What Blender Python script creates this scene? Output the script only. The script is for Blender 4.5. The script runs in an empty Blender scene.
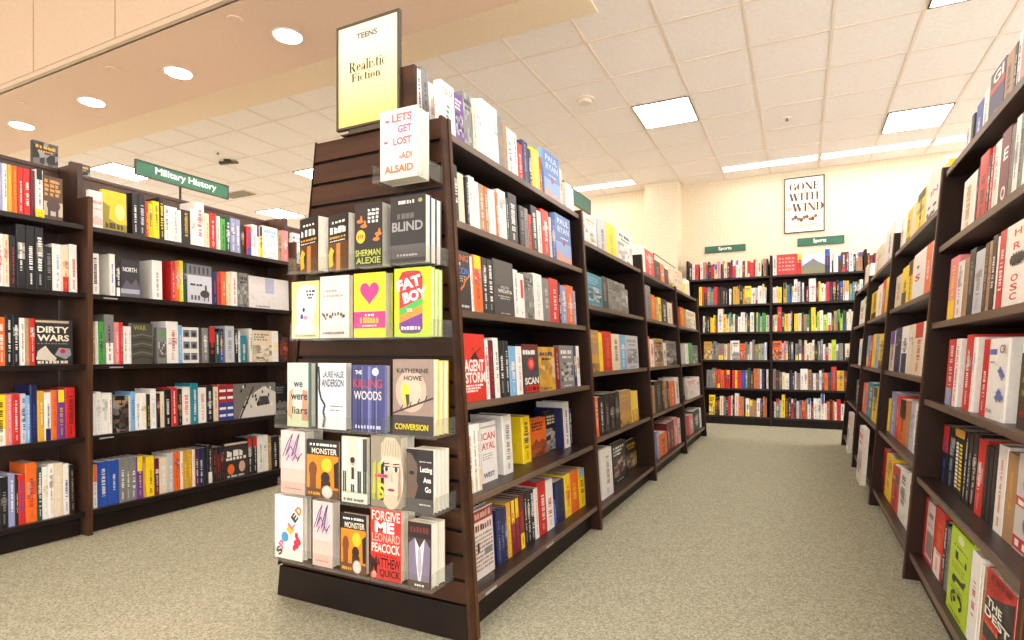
import bpy, math, random, re

random.seed(7)
C = bpy.context.scene.collection

# ------------------------------------------------------------------ camera model
F, CX, HOR = 579.0, 512.0, 354.0           # focal length (px of a 1024 wide frame), centre, eye-level row
CO, SI = 0.896, 0.444                      # yaw of the view against the aisle
EYE = 0.95
def on_x(px, X):
    """distance along the aisle (Y) at which the sight line px meets the plane X"""
    r = (px - CX) / F
    d = X / (r * CO - SI)
    return d * (CO + r * SI)
def on_y(px, Y):
    r = (px - CX) / F
    d = Y / (CO + r * SI)
    return d * (r * CO - SI)
def depth(x, y):
    return -SI * x + CO * y
def px_of(x, y):
    return CX + F * (CO * x + SI * y) / depth(x, y)
def z_at(py, x, y):
    return EYE + (HOR - py) * depth(x, y) / F

sc = bpy.context.scene
cam_d = bpy.data.cameras.new('camera'); cam = bpy.data.objects.new('camera', cam_d); C.objects.link(cam)
cam.location = (0, 0, EYE)
cam.rotation_euler = (math.pi / 2, 0, math.atan2(SI, CO))
cam_d.sensor_width = 36; cam_d.lens = 36 * F / 1024
cam_d.shift_y = (HOR - 320) / 1024
cam_d.clip_start = 0.05
sc.camera = cam
sc.view_settings.view_transform = 'Standard'
sc.view_settings.look = 'None'
sc.view_settings.gamma = 1
sc.view_settings.use_curve_mapping = False
sc.view_settings.exposure = 0.80
sc.cycles.use_denoising = True
sc.cycles.max_bounces = 10
sc.cycles.diffuse_bounces = 6
sc.cycles.transparent_max_bounces = 16
sc.cycles.sample_clamp_indirect = 8

# ------------------------------------------------------------------ materials
def srgb(r, g, b):
    f = lambda c: (c / 255 / 12.92) if c / 255 <= 0.04045 else ((c / 255 + 0.055) / 1.055) ** 2.4
    return (f(r), f(g), f(b))
def new_mat(name):
    m = bpy.data.materials.new(name); m.use_nodes = True
    nt = m.node_tree
    return m, nt, nt.nodes['Principled BSDF']
def N(nt, t, **kw):
    n = nt.nodes.new(t)
    for k, v in kw.items(): setattr(n, k, v)
    return n
def noisy(name, c1, c2, scale=(40, 40, 40), rough=0.5, detail=3, bump=0.0, lo=0.35, hi=0.65, spec=0.5):
    m, nt, b = new_mat(name)
    tc = N(nt, 'ShaderNodeTexCoord'); mp = N(nt, 'ShaderNodeMapping')
    mp.inputs['Scale'].default_value = scale
    nz = N(nt, 'ShaderNodeTexNoise'); nz.inputs['Detail'].default_value = detail; nz.inputs['Scale'].default_value = 1
    rp = N(nt, 'ShaderNodeValToRGB')
    rp.color_ramp.elements[0].position = lo; rp.color_ramp.elements[0].color = (*c1, 1)
    rp.color_ramp.elements[1].position = hi; rp.color_ramp.elements[1].color = (*c2, 1)
    L = nt.links.new
    L(tc.outputs['Object'], mp.inputs['Vector']); L(mp.outputs['Vector'], nz.inputs['Vector'])
    L(nz.outputs['Fac'], rp.inputs['Fac']); L(rp.outputs['Color'], b.inputs['Base Color'])
    b.inputs['Roughness'].default_value = rough
    b.inputs['Specular IOR Level'].default_value = spec
    if bump:
        bp = N(nt, 'ShaderNodeBump'); bp.inputs['Strength'].default_value = bump; bp.inputs['Distance'].default_value = 0.01
        L(nz.outputs['Fac'], bp.inputs['Height']); L(bp.outputs['Normal'], b.inputs['Normal'])
    return m
def plain(name, c, rough=0.5, metal=0.0):
    k = tuple(v * 0.93 for v in c)
    m = noisy(name, k, c, (60, 60, 60), rough)
    m.node_tree.nodes['Principled BSDF'].inputs['Metallic'].default_value = metal
    return m
def emit(name, c, s):
    m, nt, b = new_mat(name)
    b.inputs['Base Color'].default_value = (*c, 1)
    b.inputs['Emission Color'].default_value = (*c, 1); b.inputs['Emission Strength'].default_value = s
    return m

M = {}
M['wood'] = noisy('espresso wood', srgb(34, 19, 13), srgb(50, 29, 19), (9, 9, 0.9), 0.48, 4, spec=.25)
M['wood_h'] = noisy('espresso shelf wood', srgb(33, 20, 15), srgb(50, 32, 24), (9, 0.9, 9), 0.36, 4, spec=.4)
M['wood_lit'] = noisy('brown shelf back laminate', srgb(58, 38, 28), srgb(80, 54, 40), (9, 9, 0.9), 0.36, 4, spec=.5)  # espresso wood, reflected ceiling light put into its paler colour
M['slat'] = noisy('slatwall laminate', srgb(52, 32, 20), srgb(74, 47, 30), (1.2, 9, 14), 0.55, 4, spec=.2)
M['edge'] = noisy('worn edge wood', srgb(64, 38, 22), srgb(92, 58, 34), (30, 30, 3), 0.5, 4, spec=.25)  # upright edge wood, its lit brown put into the colour
M['lip'] = noisy('shelf edge laminate', srgb(92, 73, 58), srgb(118, 95, 76), (20, 2, 20), 0.4)  # shelf edges, overhead light put into a paler tone
M['tagcard'] = plain('grey tag card', srgb(168, 164, 158), .6)
M['groove'] = plain('dark backing laminate', srgb(15, 11, 9), 0.65)
M['paper'] = noisy('page edges', srgb(224, 214, 196), srgb(242, 236, 222), (400, 400, 30), 0.85, 2)
M['metal'] = plain('dark metal', srgb(58, 50, 42), 0.35, 0.6)
M['bronze'] = plain('bronze frame', srgb(74, 62, 44), 0.4, 0.3)
M['green'] = plain('green sign face', srgb(46, 102, 78), 0.55)
M['white'] = plain('white plastic', srgb(240, 238, 232), 0.45)
M['signink'] = plain('white sign lettering', srgb(250, 250, 246), 0.5)
M['tile'] = noisy('ceiling tile', srgb(244, 235, 229), srgb(250, 242, 237), (35, 35, 35), 0.9, 5, 0.08)
M['tbar'] = plain('ceiling grid bar', srgb(240, 224, 208), 0.6)
M['drywall'] = plain('soffit paint', srgb(240, 208, 182), 0.8)
M['fascia'] = plain('fascia panel paint', srgb(210, 188, 162), 0.7)
M['seam'] = plain('fascia seam', srgb(176, 150, 118), 0.7)
M['kick'] = noisy('kick board', srgb(22, 14, 10), srgb(32, 21, 15), (8, 8, 8), 0.5, spec=.25)

def carpet_mat():
    m, nt, b = new_mat('speckled carpet')
    tc = N(nt, 'ShaderNodeTexCoord')
    L = nt.links.new
    n1 = N(nt, 'ShaderNodeTexVoronoi'); n1.inputs['Scale'].default_value = 165
    n2 = N(nt, 'ShaderNodeTexNoise'); n2.inputs['Scale'].default_value = 230; n2.inputs['Detail'].default_value = 3
    L(tc.outputs['Object'], n1.inputs['Vector']); L(tc.outputs['Object'], n2.inputs['Vector'])
    sp = N(nt, 'ShaderNodeSeparateColor'); L(n1.outputs['Color'], sp.inputs['Color'])
    r1 = N(nt, 'ShaderNodeValToRGB'); r1.color_ramp.interpolation = 'CONSTANT'; e = r1.color_ramp.elements
    e[0].position = 0.0; e[0].color = (*srgb(114, 114, 92), 1)
    e[1].position = 0.8; e[1].color = (*srgb(186, 179, 156), 1)
    for q, c in ((0.18, (132, 130, 104)), (0.38, (152, 150, 124)), (0.6, (174, 168, 142))): k = e.new(q); k.color = (*srgb(*c), 1)
    r2 = N(nt, 'ShaderNodeValToRGB'); e = r2.color_ramp.elements
    e[0].position = 0.36; e[0].color = (*srgb(116, 112, 96), 1)
    e[1].position = 0.64; e[1].color = (*srgb(182, 174, 152), 1)
    mx = N(nt, 'ShaderNodeMix', data_type='RGBA'); mx.inputs['Factor'].default_value = 0.45
    L(sp.outputs[0], r1.inputs['Fac']); L(n2.outputs['Fac'], r2.inputs['Fac'])
    L(r1.outputs['Color'], mx.inputs['A']); L(r2.outputs['Color'], mx.inputs['B'])
    L(mx.outputs['Result'], b.inputs['Base Color'])
    b.inputs['Roughness'].default_value = 0.95; b.inputs['Specular IOR Level'].default_value = 0.15
    bp = N(nt, 'ShaderNodeBump'); bp.inputs['Strength'].default_value = 0.12; bp.inputs['Distance'].default_value = 0.004
    L(n2.outputs['Fac'], bp.inputs['Height']); L(bp.outputs['Normal'], b.inputs['Normal'])
    return m
M['carpet'] = carpet_mat()

def wallpaper():
    m, nt, b = new_mat('woven wallpaper')
    tc = N(nt, 'ShaderNodeTexCoord'); L = nt.links.new
    br = N(nt, 'ShaderNodeTexBrick'); br.inputs['Scale'].default_value = 1
    br.inputs['Brick Width'].default_value = 0.05; br.inputs['Row Height'].default_value = 0.05
    br.inputs['Mortar Size'].default_value = 0.004; br.offset = 0
    br.inputs['Color1'].default_value = (*srgb(232, 216, 188), 1); br.inputs['Color2'].default_value = (*srgb(228, 211, 182), 1)
    br.inputs['Mortar'].default_value = (*srgb(224, 206, 176), 1)
    mp = N(nt, 'ShaderNodeMapping'); mp.inputs['Rotation'].default_value = (math.pi / 2, 0, 0)
    L(tc.outputs['Object'], mp.inputs['Vector']); L(mp.outputs['Vector'], br.inputs['Vector'])
    L(br.outputs['Color'], b.inputs['Base Color']); b.inputs['Roughness'].default_value = 0.85
    return m
M['wall'] = wallpaper()

def jacket_mat():
    m, nt, b = new_mat('printed book jacket')
    L = nt.links.new
    at = N(nt, 'ShaderNodeAttribute', attribute_name='print')
    tc = N(nt, 'ShaderNodeTexCoord'); nz = N(nt, 'ShaderNodeTexNoise')
    nz.inputs['Scale'].default_value = 55; nz.inputs['Detail'].default_value = 2
    mr = N(nt, 'ShaderNodeMapRange'); mr.inputs['To Min'].default_value = 0.88; mr.inputs['To Max'].default_value = 1.08
    mx = N(nt, 'ShaderNodeMix', data_type='RGBA', blend_type='MULTIPLY'); mx.inputs['Factor'].default_value = 1
    L(tc.outputs['Object'], nz.inputs['Vector']); L(nz.outputs['Fac'], mr.inputs['Value'])
    L(at.outputs['Color'], mx.inputs['A']); L(mr.outputs['Result'], mx.inputs['B'])
    L(mx.outputs['Result'], b.inputs['Base Color'])
    b.inputs['Roughness'].default_value = 0.38
    return m
M['jacket'] = jacket_mat()

def acrylic():
    m, nt, b = new_mat('clear acrylic')
    L = nt.links.new
    out = nt.nodes['Material Output']
    tr = N(nt, 'ShaderNodeBsdfTransparent'); tr.inputs['Color'].default_value = (0.96, 0.97, 0.96, 1)
    gl = N(nt, 'ShaderNodeBsdfGlossy'); gl.inputs['Roughness'].default_value = 0.06
    df = N(nt, 'ShaderNodeBsdfDiffuse'); df.inputs['Color'].default_value = (0.75, 0.72, 0.68, 1)
    fr = N(nt, 'ShaderNodeFresnel'); fr.inputs['IOR'].default_value = 1.45
    m1 = N(nt, 'ShaderNodeMixShader'); m1.inputs['Fac'].default_value = 0.004
    L(tr.outputs[0], m1.inputs[1]); L(df.outputs[0], m1.inputs[2])
    m2 = N(nt, 'ShaderNodeMixShader')
    ml = N(nt, 'ShaderNodeMath', operation='MULTIPLY'); ml.inputs[1].default_value = 0.07; L(fr.outputs[0], ml.inputs[0]); L(ml.outputs[0], m2.inputs['Fac']); L(m1.outputs[0], m2.inputs[1]); L(gl.outputs[0], m2.inputs[2])
    L(m2.outputs[0], out.inputs['Surface'])
    nz = N(nt, 'ShaderNodeTexNoise'); nz.inputs['Scale'].default_value = 30
    mr = N(nt, 'ShaderNodeMapRange'); mr.inputs['To Min'].default_value = 0.03; mr.inputs['To Max'].default_value = 0.10
    L(nz.outputs['Fac'], mr.inputs['Value']); L(mr.outputs['Result'], gl.inputs['Roughness'])
    return m
M['acrylic'] = acrylic()
def acrylic_edge():
    m = acrylic(); m.name = 'frosted acrylic edge'
    for n in m.node_tree.nodes:
        if n.type == 'MIX_SHADER' and not n.inputs['Fac'].is_linked: n.inputs['Fac'].default_value = 0.06
    return m
M['acrylic_edge'] = acrylic_edge()
M['panel_light'] = emit('troffer diffuser', (1.0, 0.975, 0.96), 16.0)
M['added_high_light'] = emit('added high ceiling diffuser', (1.0, 0.95, 0.91), 5.0)
M['strip_light'] = emit('strip diffuser', (1.0, 0.955, 0.92), 7.0)
M['can_light'] = emit('downlight lens', (1.0, 0.88, 0.77), 300.0)

# ------------------------------------------------------------------ mesh helpers
class MB:
    """collects polygons (with a print colour each) and links them as ONE mesh object"""
    def __init__(s): s.v = []; s.f = []; s.c = []
    def poly(s, pts, c=None):
        n = len(s.v); s.v += [tuple(p) for p in pts]; s.f.append(tuple(range(n, n + len(pts)))); s.c.append(c)
    def mesh2(s, verts, faces, c=None):
        n = len(s.v); s.v += verts
        for f in faces: s.f.append(tuple(n + i for i in f)); s.c.append(c)
    def box(s, x0, y0, z0, x1, y1, z1, c=None):
        n = len(s.v)
        s.v += [(x0, y0, z0), (x1, y0, z0), (x1, y1, z0), (x0, y1, z0), (x0, y0, z1), (x1, y0, z1), (x1, y1, z1), (x0, y1, z1)]
        for f in ((3, 2, 1, 0), (4, 5, 6, 7), (0, 1, 5, 4), (1, 2, 6, 5), (2, 3, 7, 6), (3, 0, 4, 7)):
            s.f.append(tuple(n + i for i in f)); s.c.append(c)
    def prism(s, prof, a, b, axis, c=None):
        """extrude a 2-D profile between a and b along an axis ('y': profile is (x,z); 'z': profile is (x,y); 'x': (y,z))"""
        put = {'y': lambda p, t: (p[0], t, p[1]), 'z': lambda p, t: (p[0], p[1], t), 'x': lambda p, t: (t, p[0], p[1])}[axis]
        n = len(s.v); k = len(prof)
        s.v += [put(p, a) for p in prof] + [put(p, b) for p in prof]
        s.f.append(tuple(n + i for i in range(k))); s.c.append(c)
        s.f.append(tuple(n + k + i for i in reversed(range(k)))); s.c.append(c)
        for i in range(k):
            j = (i + 1) % k
            s.f.append((n + i, n + k + i, n + k + j, n + j)); s.c.append(c)
    def disc(s, cx, cy, r, z0, z1, k=28, c=None):
        s.prism([(cx + r * math.cos(2 * math.pi * i / k), cy + r * math.sin(2 * math.pi * i / k)) for i in range(k)], z0, z1, 'z', c)
    def build(s, name, mat, parent=None, fix=True, bevel=0):
        me = bpy.data.meshes.new(name)
        me.from_pydata(s.v, [], s.f)
        if any(c is not None for c in s.c):
            at = me.color_attributes.new('print', 'FLOAT_COLOR', 'CORNER')
            buf = []
            for f, c in zip(s.f, s.c):
                c = c or (0.5, 0.5, 0.5)
                buf += [c[0], c[1], c[2], 1.0] * len(f)
            at.data.foreach_set('color', buf)
        if fix:
            import bmesh
            bm = bmesh.new(); bm.from_mesh(me); bmesh.ops.recalc_face_normals(bm, faces=bm.faces); bm.to_mesh(me); bm.free()
        me.materials.append(mat)
        o = bpy.data.objects.new(name, me); C.objects.link(o)
        if parent: o.parent = parent
        if bevel:
            md = o.modifiers.new('soft edges', 'BEVEL'); md.width = bevel; md.segments = 2; md.limit_method = 'ANGLE'
        return o
def tag(o, label, cat, group=None, kind=None):
    o['label'] = label; o['category'] = cat
    if group: o['group'] = group
    if kind: o['kind'] = kind
    return o
def thing(name, label, cat, loc=(0, 0, 0), rz=0, group=None):
    o = bpy.data.objects.new(name, None); C.objects.link(o)
    o.empty_display_size = 0.05; o.location = loc; o.rotation_euler = (0, 0, rz)
    return tag(o, label, cat, group)
def struct(name, mb, mat, bevel=0):
    o = mb.build(name, mat, bevel=bevel); o['kind'] = 'structure'; return o
def copy_thing(o):
    c = o.copy(); C.objects.link(c)
    for ch in list(o.children):
        k = ch.copy(); C.objects.link(k); k.parent = c
        for g in list(ch.children):
            q = g.copy(); C.objects.link(q); q.parent = k
    return c

# ---- lettering: the built-in font turned into flat polygons, and a small drawn serif face
_glyphs = {}
def text_poly(s, bold=0.0):
    key = (s, bold)
    if key not in _glyphs:
        cu = bpy.data.curves.new('lettering', 'FONT'); cu.body = s; cu.offset = bold; cu.resolution_u = 3
        o = bpy.data.objects.new('lettering', cu); C.objects.link(o)
        dg = bpy.context.evaluated_depsgraph_get()
        me = bpy.data.meshes.new_from_object(o.evaluated_get(dg))
        vs = [(v.co.x, v.co.y) for v in me.vertices]; fs = [tuple(p.vertices) for p in me.polygons]
        x0 = min(v[0] for v in vs); x1 = max(v[0] for v in vs); y0 = min(v[1] for v in vs); y1 = max(v[1] for v in vs)
        vs = [((x - x0) / (x1 - x0), (y - y0) / (y1 - y0)) for x, y in vs]
        bpy.data.objects.remove(o); bpy.data.curves.remove(cu); bpy.data.meshes.remove(me)
        _glyphs[key] = (vs, fs)
    return _glyphs[key]
def ring(cx, cy, rx, ry, thick, thin, a0=0, a1=360, k=28):
    out = []
    pts = []
    for i in range(k + 1):
        a = math.radians(a0 + (a1 - a0) * i / k)
        w = (thin + (thick - thin) * abs(math.cos(a)) ** 1.5) * 1.3
        pts.append(((cx + rx * math.cos(a), cy + ry * math.sin(a)), (cx + (rx - w) * math.cos(a), cy + (ry - w * 0.6) * math.sin(a))))
    for p, q in zip(pts, pts[1:]): out.append([p[0], q[0], q[1], p[1]])
    return out
def seg(x0, y0, x1, y1, w):
    w *= 1.3
    return [[(x0 - w / 2, y0), (x0 + w / 2, y0), (x1 + w / 2, y1), (x1 - w / 2, y1)]]
def stem(x, y0, y1, w=0.17, ser=(1, 1)):
    o = seg(x, y0, x, y1, w)
    if ser[0]: o += [[(x - w * 1.15, y0), (x + w * 1.15, y0), (x + w * 1.15, y0 + .05), (x - w * 1.15, y0 + .05)]]
    if ser[1]: o += [[(x - w * 1.15, y1 - .05), (x + w * 1.15, y1 - .05), (x + w * 1.15, y1), (x - w * 1.15, y1)]]
    return o
def bar(x0, x1, y, t=0.05):
    t *= 1.35
    return [[(x0, y), (x1, y), (x1, y + t), (x0, y + t)]]
SER = {
 'G': (0.86, ring(.42, .5, .42, .5, .2, .06, 40, 360) + stem(.74, .1, .45, .16, (0, 1))),
 'O': (0.88, ring(.44, .5, .44, .5, .2, .06)),
 'N': (0.92, stem(.14, 0, 1, .06) + stem(.80, 0, 1, .06) + seg(.14, 1, .80, 0, .2)),
 'E': (0.74, stem(.17, 0, 1) + bar(.1, .66, 0, .06) + bar(.1, .64, .94, .06) + bar(.2, .5, .48) + seg(.63, 0, .63, .25, .06) + seg(.61, .76, .61, 1, .06) + seg(.5, .36, .5, .64, .05)),
 'W': (1.22, seg(.1, 1, .36, 0, .2) + seg(.36, 0, .58, 1, .06) + seg(.58, 1, .84, 0, .2) + seg(.84, 0, 1.08, 1, .06) + bar(0, .25, .95) + bar(.95, 1.2, .95)),
 'I': (0.40, stem(.2, 0, 1, .18)),
 'T': (0.80, stem(.4, 0, 1, .18, (1, 0)) + bar(.04, .76, .94, .06) + seg(.06, .72, .06, 1, .06) + seg(.74, .72, .74, 1, .06)),
 'H': (0.94, stem(.17, 0, 1) + stem(.75, 0, 1) + bar(.17, .75, .48)),
 'D': (0.88, stem(.17, 0, 1) + ring(.3, .5, .54, .5, .2, .06, -90, 90)),
 'R': (0.88, stem(.17, 0, 1) + ring(.3, .74, .40, .26, .18, .05, -90, 90) + seg(.42, .5, .72, 0, .2)),
 'F': (0.70, stem(.17, 0, 1) + bar(.1, .66, .94, .06) + bar(.2, .5, .48) + seg(.64, .72, .64, 1, .06) + seg(.5, .36, .5, .64, .05)),
 'S': (0.62, ring(.31, .75, .29, .25, .14, .06, 30, 270) + ring(.31, .26, .29, .26, .14, .06, -150, 90)),
 'a': (0.58, ring(.24, .17, .22, .18, .14, .04) + stem(.43, 0, .5, .14, (0, 0)) + ring(.28, .46, .2, .2, .12, .05, 20, 170)),
 'e': (0.56, ring(.28, .33, .27, .34, .15, .05, 0, 320) + bar(.05, .52, .34, .05)),
 'l': (0.30, stem(.15, 0, 1.02, .14)),
 'i': (0.30, stem(.15, 0, .66, .14) + ring(.15, .9, .09, .09, .08, .08)),
 's': (0.46, ring(.22, .5, .19, .17, .11, .05, 30, 270) + ring(.22, .18, .2, .18, .11, .05, -150, 90)),
 't': (0.40, stem(.18, .04, .9, .14, (0, 0)) + bar(.02, .38, .62) + ring(.3, .14, .18, .14, .1, .05, 180, 320)),
 'c': (0.52, ring(.27, .33, .26, .34, .15, .05, 50, 320)),
 'o': (0.58, ring(.28, .33, .28, .34, .15, .05)),
 'n': (0.64, stem(.15, 0, .66, .14) + stem(.48, 0, .46, .14, (1, 0)) + ring(.32, .44, .22, .22, .13, .05, 0, 150)),
 'h': (0.64, stem(.15, 0, 1.02, .14) + stem(.48, 0, .46, .14, (1, 0)) + ring(.32, .44, .22, .22, .13, .05, 0, 150)),
 ' ': (0.3, []),
}
def serif_poly(s):
    vs, fs, x = [], [], 0
    for ch in s:
        w, polys = SER[ch]
        for p in polys:
            n = len(vs); vs += [(a + x, b) for a, b in p]; fs.append(tuple(range(n, n + len(p))))
        x += w + 0.04
    x0 = min(v[0] for v in vs); x1 = max(v[0] for v in vs); y1 = max(v[1] for v in vs); y0 = min(v[1] for v in vs)
    return [((a - x0) / (x1 - x0), (b - y0) / (y1 - y0)) for a, b in vs], fs

class Sheet:
    """draws print on the front face of something: u runs left to right, v bottom to top, both 0..1"""
    def __init__(s, mb, W, H, y=-0.0006, lean=0.0, x0=0.0, z0=0.0, dv=None):
        s.mb, s.W, s.H, s.y, s.k, s.x0, s.z0 = mb, W, H, y, lean, x0, z0; s.n = 0
    def P(s, u, v):
        z = s.z0 + v * s.H
        return (s.x0 + u * s.W, s.y - s.n * 0.00015 + s.k * z, z)
    def poly(s, pts, c): s.mb.poly([s.P(*p) for p in pts], c)
    def rect(s, u0, v0, u1, v1, c): s.n += 1; s.poly([(u0, v0), (u1, v0), (u1, v1), (u0, v1)], c)
    def ell(s, cu, cv, ru, rv, c, k=20, a0=0, a1=360):
        s.n += 1
        full = a1 - a0 >= 360
        pts = [(cu + ru * math.cos(math.radians(a0 + (a1 - a0) * i / k)), cv + rv * math.sin(math.radians(a0 + (a1 - a0) * i / k))) for i in range(k if full else k + 1)]
        s.poly(pts, c)
    def shape(s, pts, c): s.n += 1; s.poly(pts, c)
    def line(s, u0, v0, u1, v1, w, c):
        s.n += 1
        dx, dy = (u1 - u0) * s.W, (v1 - v0) * s.H; L = math.hypot(dx, dy) or 1
        nx, ny = -dy / L * w / 2 / s.W, dx / L * w / 2 / s.H
        s.poly([(u0 + nx, v0 + ny), (u0 - nx, v0 - ny), (u1 - nx, v1 - ny), (u1 + nx, v1 + ny)], c)
    def glyphs(s, vf, u0, v0, u1, v1, c, rot=0):
        s.n += 1
        vs, fs = vf
        if rot:
            cu, cv = (u0 + u1) / 2, (v0 + v1) / 2; a = math.radians(rot); out = []
            for x, y in vs:
                dx = (x - .5) * (u1 - u0) * s.W; dy = (y - .5) * (v1 - v0) * s.H
                out.append((cu + (dx * math.cos(a) - dy * math.sin(a)) / s.W, cv + (dx * math.sin(a) + dy * math.cos(a)) / s.H))
        else: out = [(u0 + x * (u1 - u0), v0 + y * (v1 - v0)) for x, y in vs]
        s.mb.mesh2([s.P(*p) for p in out], fs, c)
    def text(s, t, u0, v0, u1, v1, c, bold=0.02, rot=0): s.glyphs(text_poly(t, bold), u0, v0, u1, v1, c, rot)
    def serif(s, t, u0, v0, u1, v1, c): s.glyphs(serif_poly(t), u0, v0, u1, v1, c)
    def marks(s, u0, v0, u1, v1, c, n=6, rng=random):
        """a line of unreadable small print"""
        s.n += 1
        step = (u1 - u0) / n
        for i in range(n):
            w = step * rng.uniform(.5, .95)
            s.poly([(u0 + i * step, v0), (u0 + i * step + w, v0), (u0 + i * step + w, v1 - (v1 - v0) * rng.choice((0, 0, .3))), (u0 + i * step, v1)], c)

PAL = {k: srgb(*v) for k, v in dict(
    w=(240, 236, 228), c=(232, 214, 182), k=(24, 22, 24), g=(128, 126, 122), s=(196, 198, 202), G=(22, 74, 58), r=(206, 40, 34),
    o=(234, 108, 34), y=(250, 214, 24), b=(36, 78, 168), n=(28, 34, 84), l=(124, 176, 218), p=(108, 56, 142), m=(112, 24, 38),
    t=(176, 138, 98), e=(74, 164, 66), i=(182, 212, 26), P=(232, 134, 136), T=(34, 128, 148), B=(82, 54, 42), L=(148, 152, 190), O=(214, 162, 46)).items()}
WORD = dict(w='white', c='cream', k='black', g='grey', s='silver', G='dark green', r='red', o='orange', y='yellow', b='blue', n='navy',
            l='light blue', p='purple', m='maroon', t='tan', e='green', i='lime', P='pink', T='teal', B='brown', L='lavender', O='ochre')
M['brass'] = plain('aged brass', srgb(150, 118, 78), .4, .5)

# ------------------------------------------------------------------ room shell
CEIL = EYE + 2.457
WALLY = 8.64
TX, TY, PX_, PY_ = 0.2275, 4.353, 0.577, 0.6527          # ceiling grid origin and pitch
SOF_R, SOF_Y0, SOF_Y1, SOF_Z = -1.29, 2.35, 3.11, EYE + 2.10
b = MB(); b.box(-14, -5, -0.1, 5, WALLY + .2, 0); struct('floor', b, M['carpet'])
b = MB(); b.box(SOF_R, -5, CEIL, 5, WALLY + .2, CEIL + .08); b.box(-14, 3.99, CEIL, SOF_R, WALLY + .2, CEIL + .08)
struct('ceiling', b, M['tile'])
b = MB(); b.box(-14, -5, 4.7, SOF_R, SOF_Y0 + .1, 4.8); struct('trim_1', b, M['drywall'])             # the high ceiling near the viewer
b = MB(); b.box(SOF_R - .02, -5, CEIL + .08, SOF_R + .06, SOF_Y0, 4.7); struct('trim_2', b, M['fascia'])   # side of the raised part
# soffit: lower box with the downlights, and its flat border that meets the tiles
b = MB(); b.box(-14, SOF_Y0, SOF_Z, SOF_R + .03, SOF_Y1, CEIL + .1);
struct('trim_3', b, M['drywall'])
b = MB(); b.box(-14, SOF_Y1, CEIL - .012, SOF_R, 3.99, CEIL + .1); struct('trim_9', b, plain('border paint', srgb(248, 228, 200), .8))  # soffit border, glow of the strip lights put into its paler colour
b = MB(); b.box(-14, SOF_Y0 - .02, SOF_Z + .05, SOF_R + .03, SOF_Y0, 4.7)
struct('trim_4', b, M['fascia'])
b = MB(); b.box(-14, SOF_Y0 - .03, SOF_Z, SOF_R + .03, SOF_Y0 + .01, SOF_Z + .034); struct('trim_5', b, M['fascia'])
b = MB(); b.box(-14, SOF_Y0 - .022, SOF_Z + .034, SOF_R + .03, SOF_Y0 + .01, SOF_Z + .046)
for k in range(14):
    x = on_y(118.2, SOF_Y0) + (k - 9) * (on_y(118.2, SOF_Y0) - on_y(36.5, SOF_Y0)); b.box(x - .005, SOF_Y0 - .022, SOF_Z + .05, x + .005, SOF_Y0 - .015, 4.7)
struct('trim_6', b, M['seam'])
b = MB(); b.box(-14, WALLY, 0, 5, WALLY + .2, CEIL + .08); struct('wall_back', b, M['wall'])
def glazed(mb, frm, a0, a1, z0, z1, top, n, put):
    """wall with one long opening, added to let in daylight, and its mullions"""
    put(mb, a0, 0, a1, z0); put(mb, a0, z1, a1, top)
    for k in range(n + 1):
        a = a0 + .1 + (a1 - a0 - .2) * k / n; put(frm, a - .03, z0, a + .03, z1)
b, fm = MB(), MB(); glazed(b, fm, -5, WALLY + .2, .25, 3.1, 4.8, 9, lambda q, a, za, c, zb: q.box(-14.2, a, za, -14, c, zb)); struct('wall_left', b, M['wall']); struct('added_window_3', fm, M['bronze'])  # openings on unseen sides, added to brighten ceiling and covers
b, fm = MB(), MB(); glazed(b, fm, -5, WALLY + .2, .25, 3.2, CEIL + .08, 9, lambda q, a, za, c, zb: q.box(5, a, za, 5.2, c, zb)); struct('wall_right', b, M['wall']); struct('added_window_1', fm, M['bronze'])
b, fm = MB(), MB(); glazed(b, fm, -14.2, 5.2, .25, 2.3, 4.8, 12, lambda q, a, za, c, zb: q.box(a, -5.2, za, c, -5, zb)); struct('wall_front', b, M['wall']); struct('added_window_2', fm, M['bronze'])
b = MB(); b.box(-2.0, 8.36, 0, -1.53, WALLY, CEIL); struct('trim_7', b, M['wall'], .004)              # column by the back wall
# ceiling grid
b = MB()
for k in range(-24, 9):
    x = TX + k * PX_; y0 = -5 if x > SOF_R else 3.99
    b.box(x - .011, y0, CEIL - .004, x + .011, WALLY, CEIL + .004)
for k in range(-15, 7):
    y = TY + k * PY_; x0 = -14 if y > 3.99 else SOF_R
    b.box(x0, y - .011, CEIL - .0042, 5, y + .011, CEIL + .004)
struct('trim_8', b, M['tbar'])

# ------------------------------------------------------------------ ceiling fittings
def troffer(i, j, label, ni=1, y0=None, y1=None, mat='panel_light', name='ceiling_light', group='square ceiling light panels'):
    xa, xb = TX + i * PX_, TX + (i + ni) * PX_
    ya = TY + j * PY_ if y0 is None else y0; yb = TY + (j + 1) * PY_ if y1 is None else y1
    t = thing(name, label, 'ceiling light', ((xa + xb) / 2, (ya + yb) / 2, CEIL), 0, group)
    w, d = (xb - xa) / 2 - .013, (yb - ya) / 2 - .013
    m = MB(); e = .012
    m.box(-w, -d, -.012, -w + e, d, 0); m.box(w - e, -d, -.012, w, d, 0); m.box(-w + e, -d, -.012, w - e, -d + e, 0); m.box(-w + e, d - e, -.012, w - e, d, 0)
    m.build('light_frame', M['bronze' if y0 is None else 'white'], t)
    m = MB(); m.box(-w + e, -d + e, -.008, w - e, d - e, -.002); m.build('diffuser', M[mat], t)
troffer(-3, 2, 'square ceiling light panel over the centre aisle left of the framed poster')
troffer(1, 4, 'square ceiling light panel above the right bookcases, near the back wall')
troffer(1, 0, 'square ceiling light panel cut by the top edge of the picture at right')
troffer(-15, 0, 'square ceiling light panel half hidden behind the green section sign')
troffer(-11, 2, 'square ceiling light panel half hidden by the slatwall endcap corner')
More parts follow.
